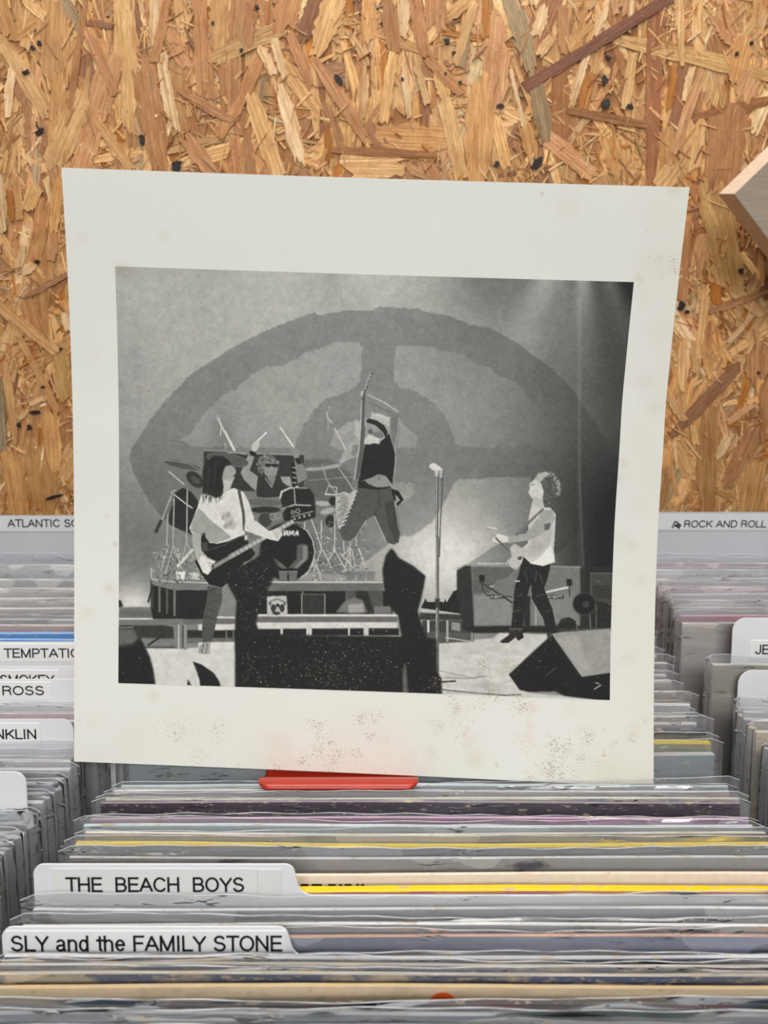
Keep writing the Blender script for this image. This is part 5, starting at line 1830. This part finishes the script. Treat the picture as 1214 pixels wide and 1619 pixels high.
def add_colours(me, C, spk=None):
    at = me.attributes.new('ink', 'FLOAT_COLOR', 'POINT')
    A = np.ones((C.reshape(-1, 3).shape[0], 4), dtype=np.float32)
    A[:, :3] = C.reshape(-1, 3)
    A[:, 3] = 0.0 if spk is None else spk.reshape(-1)
    at.data.foreach_set('color', A.ravel())


def paper_mat(name, rough, mott, speck_col):
    m = NT(name)
    at = m.n('ShaderNodeAttribute', attribute_name='ink')
    co = m.n('ShaderNodeTexCoord').outputs['Object']
    c = m.mix(1.0, at.outputs['Color'], m.ramp(m.noise(co, 18, 5, 0.6), 0.3, 0.7, (1 - mott, 1 - mott, 1 - 1.6 * mott, 1), (1, 1, 1, 1)), 'MULTIPLY')
    fine = m.n('ShaderNodeMath', operation='MULTIPLY_ADD')      # specks: fine noise lifted by the local density
    m.l(at.outputs['Alpha'], fine.inputs[0])
    fine.inputs[1].default_value = 0.26
    m.l(m.noise(co, 1050, 2, 0.55), fine.inputs[2])
    spk = m.ramp(fine.outputs[0], 0.722, 0.81, (0, 0, 0, 1), (0.7, 0.7, 0.7, 1))
    c = m.mix(spk, c, m.mix(0.35, speck_col, c))
    m.l(c, m.b.inputs['Base Color'])
    m.b.inputs['Roughness'].default_value = rough
    m.b.inputs['Specular IOR Level'].default_value = 0.3
    m.l(m.bump(m.noise(co, 700, 3), 0.08, 0.0004), m.b.inputs['Normal'])
    return m.m


PAPERM = paper_mat('aged_white_paper', 0.5, 0.03, rgb(150, 112, 70))
PRINTM = paper_mat('black_and_white_print', 0.42, 0.02, rgb(140, 112, 78))

sheet_root = empty('printed_sheet', tuple(sheet_pos(np.array(0.5), np.array(1.0))))
tag(sheet_root, 'white stained paper sheet with black and white photo of a rock band on stage', 'printed sheet')


def under(o, root):
    o.parent = root
    o.matrix_parent_inverse = Matrix.Translation(-root.location)
    return o


NS, NTT = 460, 450
S, T = np.meshgrid(np.linspace(0, 1, NS), np.linspace(0, 1, NTT))
Pp = sheet_pos(S, T)
me = grid_mesh('paper', Pp)
PX, PY = sheet_px(S, T)
base = np.ones(PX.shape + (3,)) * PAPER
# corners and rims of old paper go a little yellow
ed = np.minimum(np.minimum(S, 1 - S), np.minimum(T, 1 - T))
base = mix_col(base, 0.07 * np.exp(-ed / 0.03), (0.86, 0.74, 0.52))
base = mix_col(base, 0.10 / (1 + np.exp(-(S - 0.9) / 0.03)), (0.9, 0.8, 0.62))
add_colours(me, *stain_bounce_colour(base, PX, PY))
paper = under(link('paper', me, PAPERM), sheet_root)
# give the paper its thickness: a back face 0.3 mm behind, with edges
back = sheet_pos(S[::45, ::23], T[::45, ::23], -0.0003)
bm_b = grid_mesh('paper_back', back)
add_colours(bm_b, np.ones(back.shape) * PAPER)
under(link('paper_back', bm_b, PAPERM), sheet_root)

# picture rectangle in sheet coordinates


def st_of(x, y):
    s, t = 0.5, 0.5
    for _ in range(60):
        X, Y = sheet_px(np.array(s), np.array(t))
        wpx = float(cubic(np.array(t), TT, RXE) - cubic(np.array(t), TT, LXE))
        s += (x - float(X)) / wpx
        t += (y - float(Y)) / 944.0
    return s, t


cA, cB, cC, cD = st_of(182, 421), st_of(1002, 446), st_of(964, 1107), st_of(187, 1080)
NU, NV = 800, 650
Ug, Vg = np.meshgrid(np.linspace(0, 1, NU), np.linspace(0, 1, NV))


def bil(k):
    return (cA[k] * (1 - Ug) + cB[k] * Ug) * (1 - Vg) + (cD[k] * (1 - Ug) + cC[k] * Ug) * Vg


SP, TP = bil(0), bil(1)
Pp = sheet_pos(SP, TP, 0.00012)
me = grid_mesh('printed_photograph', Pp)
PX, PY = sheet_px(SP, TP)
FI, FJ = np.clip((PX - OX) * SS - 0.5, 0, CW - 2), np.clip((PY - OY) * SS - 0.5, 0, CH - 2)
i0, j0 = FI.astype(int), FJ.astype(int)
fx, fy = FI - i0, FJ - j0
val = (PRINT[j0, i0] * (1 - fx) + PRINT[j0, i0 + 1] * fx) * (1 - fy) + (PRINT[j0 + 1, i0] * (1 - fx) + PRINT[j0 + 1, i0 + 1] * fx) * fy
v = val / 236.0
lv = np.where(v <= 0.04045, v / 12.92, ((v + 0.055) / 1.055) ** 2.4)
C = lv[..., None] * PAPER * np.array([1.0, 0.99, 0.985])
C = np.maximum(C, 0.012)
add_colours(me, *stain_bounce_colour(C, PX, PY))
pic = under(link('printed_photograph', me, PRINTM), sheet_root)
tag(pic, 'black and white concert photograph printed on the sheet')

# ------------------------------------------------------------------ red display stand under the sheet
REDM = NT('red_enamel')
REDM.b.inputs['Base Color'].default_value = rgb(206, 52, 30)
REDM.b.inputs['Roughness'].default_value = 0.28
_co = REDM.n('ShaderNodeTexCoord').outputs['Object']
REDM.l(REDM.ramp(REDM.noise(_co, 60, 3), 0.3, 0.7, rgb(166, 42, 22), rgb(178, 47, 26)), REDM.b.inputs['Base Color'])
REDM = REDM.m
stand = empty('display_stand', (-0.021, 0.379, CAMZ - 0.2))
tag(stand, 'red enamelled display stand lip carrying the printed sheet above the records', 'stand')


def st_part(name, me):
    o = link(name, me, REDM)
    return under(o, stand)


xa, xb = at_Y(407, 1240, 0.356).x, at_Y(662, 1240, 0.356).x
# profile of the bent plate (y, z): back plate top -> bend -> shelf -> flared lip
prof = [(0.3786, CAMZ - 0.1950), (0.3780, CAMZ - 0.2030), (0.3760, CAMZ - 0.2052), (0.3710, CAMZ - 0.2056), (0.3670, CAMZ - 0.2050), (0.3640, CAMZ - 0.2026), (0.3620, CAMZ - 0.2008),
        (0.3600, CAMZ - 0.2001), (0.3580, CAMZ - 0.1998), (0.3560, CAMZ - 0.1998), (0.3543, CAMZ - 0.2000), (0.3528, CAMZ - 0.2005), (0.3521, CAMZ - 0.2014)]
vs, fs = [], []
nx = 24
for i, (y, z) in enumerate(prof):
    # plan outline: slightly waisted where it leaves the sheet, rounded at the free corners
    fr = max(0.0, (0.3590 - y) / 0.0070)
    inset = 0.0014 if y > 0.362 else 0.0
    inset += 0.0056 * (1 - math.sqrt(max(0.0, 1 - min(1, fr) ** 2)))
    for j in range(nx + 1):
        vs.append((xa + inset + (xb - xa - 2 * inset) * j / nx, y, z))
n1 = len(vs)
for i, (y, z) in enumerate(prof):
    for j in range(nx + 1):
        x_, y_, z_ = vs[i * (nx + 1) + j]
        vs.append((x_, y_ + (0.0010 if i < 2 else 0), z_ - (0.0011 if i >= 1 else 0)))
w1 = nx + 1
for i in range(len(prof) - 1):
    for j in range(nx):
        a = i * w1 + j
        fs.append((a, a + w1, a + w1 + 1, a + 1))
        fs.append((n1 + a, n1 + a + 1, n1 + a + w1 + 1, n1 + a + w1))
    for a, b in ((i * w1, (i + 1) * w1), ((i + 1) * w1 + nx, i * w1 + nx)):
        fs.append((a, n1 + a, n1 + b, b))
L_ = (len(prof) - 1) * w1
for j in range(nx):
    fs.append((j, j + 1, n1 + j + 1, n1 + j))
    fs.append((L_ + j, n1 + L_ + j, n1 + L_ + j + 1, L_ + j + 1))
st_part('lip', mesh_from('lip', vs, fs, True))
bp = prism_mesh('back_plate', [(xa + 0.002, CAMZ - 0.2), (xb - 0.002, CAMZ - 0.2), (xb - 0.002, CAMZ - 0.09), (xb - 0.012, CAMZ - 0.08), (xa + 0.012, CAMZ - 0.08), (xa + 0.002, CAMZ - 0.09)], 0.0012,
                lambda a, b, t: (a, 0.3790 + (b - CAMZ + 0.2) * 0.19 + t, b))
st_part('back_plate', bp)
tg = prism_mesh('tongue', [(xa + 0.012, CAMZ - 0.199), (xb - 0.012, CAMZ - 0.199), (xb - 0.018, CAMZ - 0.30), (xa + 0.018, CAMZ - 0.30)], 0.0012,
                lambda a, b, t: (a, 0.3788 + (b - CAMZ + 0.2) * math.tan(LEAN) + t, b))
st_part('tongue', tg)

# ------------------------------------------------------------------ pale plywood block fixed on the wall
def make_ply(name, c1, c2):
    m = NT(name)
    co = m.n('ShaderNodeTexCoord').outputs['Object']
    g = m.noise(co, 1.0, 4, 0.6, (30, 200, 420))
    m.l(m.ramp(g, 0.3, 0.7, rgb(*c1), rgb(*c2)), m.b.inputs['Base Color'])
    m.b.inputs['Roughness'].default_value = 0.6
    m.l(m.bump(g, 0.2, 0.0004), m.b.inputs['Normal'])
    return m.m


PLYF = make_ply('plywood_face', (176, 160, 140), (196, 180, 160))
PLYE = make_ply('plywood_edge', (196, 174, 150), (214, 192, 168))
zf, zbk = 0.545, 0.571
A_ = at_depth(1160, 307, zf)
U_ = at_depth(1211, 258, zf - 0.010) - A_
D_ = at_depth(1214, 379, zf + 0.022) - A_
Nn = at_depth(1135, 307, zbk) - A_
Uu, Dd = U_.normalized() * 0.075, D_.normalized() * 0.12
block = empty('plywood_block', tuple(A_ + Uu * 0.5 + Dd * 0.5))
tag(block, 'pale plywood board corner set diagonally at the upper right of the wall', 'wooden board')
c0 = [A_, A_ + Uu, A_ + Uu + Dd, A_ + Dd]
bm = bmesh.new()
bv = [bm.verts.new(p) for p in c0 + [p + Nn for p in c0]]
for f_, mi_ in (((0, 1, 2, 3), 0), ((7, 6, 5, 4), 0), ((0, 4, 5, 1), 1), ((1, 5, 6, 2), 1), ((2, 6, 7, 3), 1), ((3, 7, 4, 0), 1)):
    q = bm.faces.new([bv[i] for i in f_])
    q.material_index = mi_
bmesh.ops.recalc_face_normals(bm, faces=bm.faces[:])
bmesh.ops.bevel(bm, geom=bm.edges[:], offset=0.0006, segments=2, affect='EDGES', profile=0.5)
me = bpy.data.meshes.new('board')
bm.to_mesh(me)
bm.free()
under(link('board', me, [PLYF, PLYE]), block)
cc = A_ + Uu * 0.5 + Dd * 0.5
ym = (cc + Nn).y
under(link('mounting_bracket', box_mesh('mounting_bracket', cc.x - 0.012, cc.x + 0.012, ym - 0.004, WALL_Y, cc.z - 0.015, cc.z + 0.012), PLYE), block)
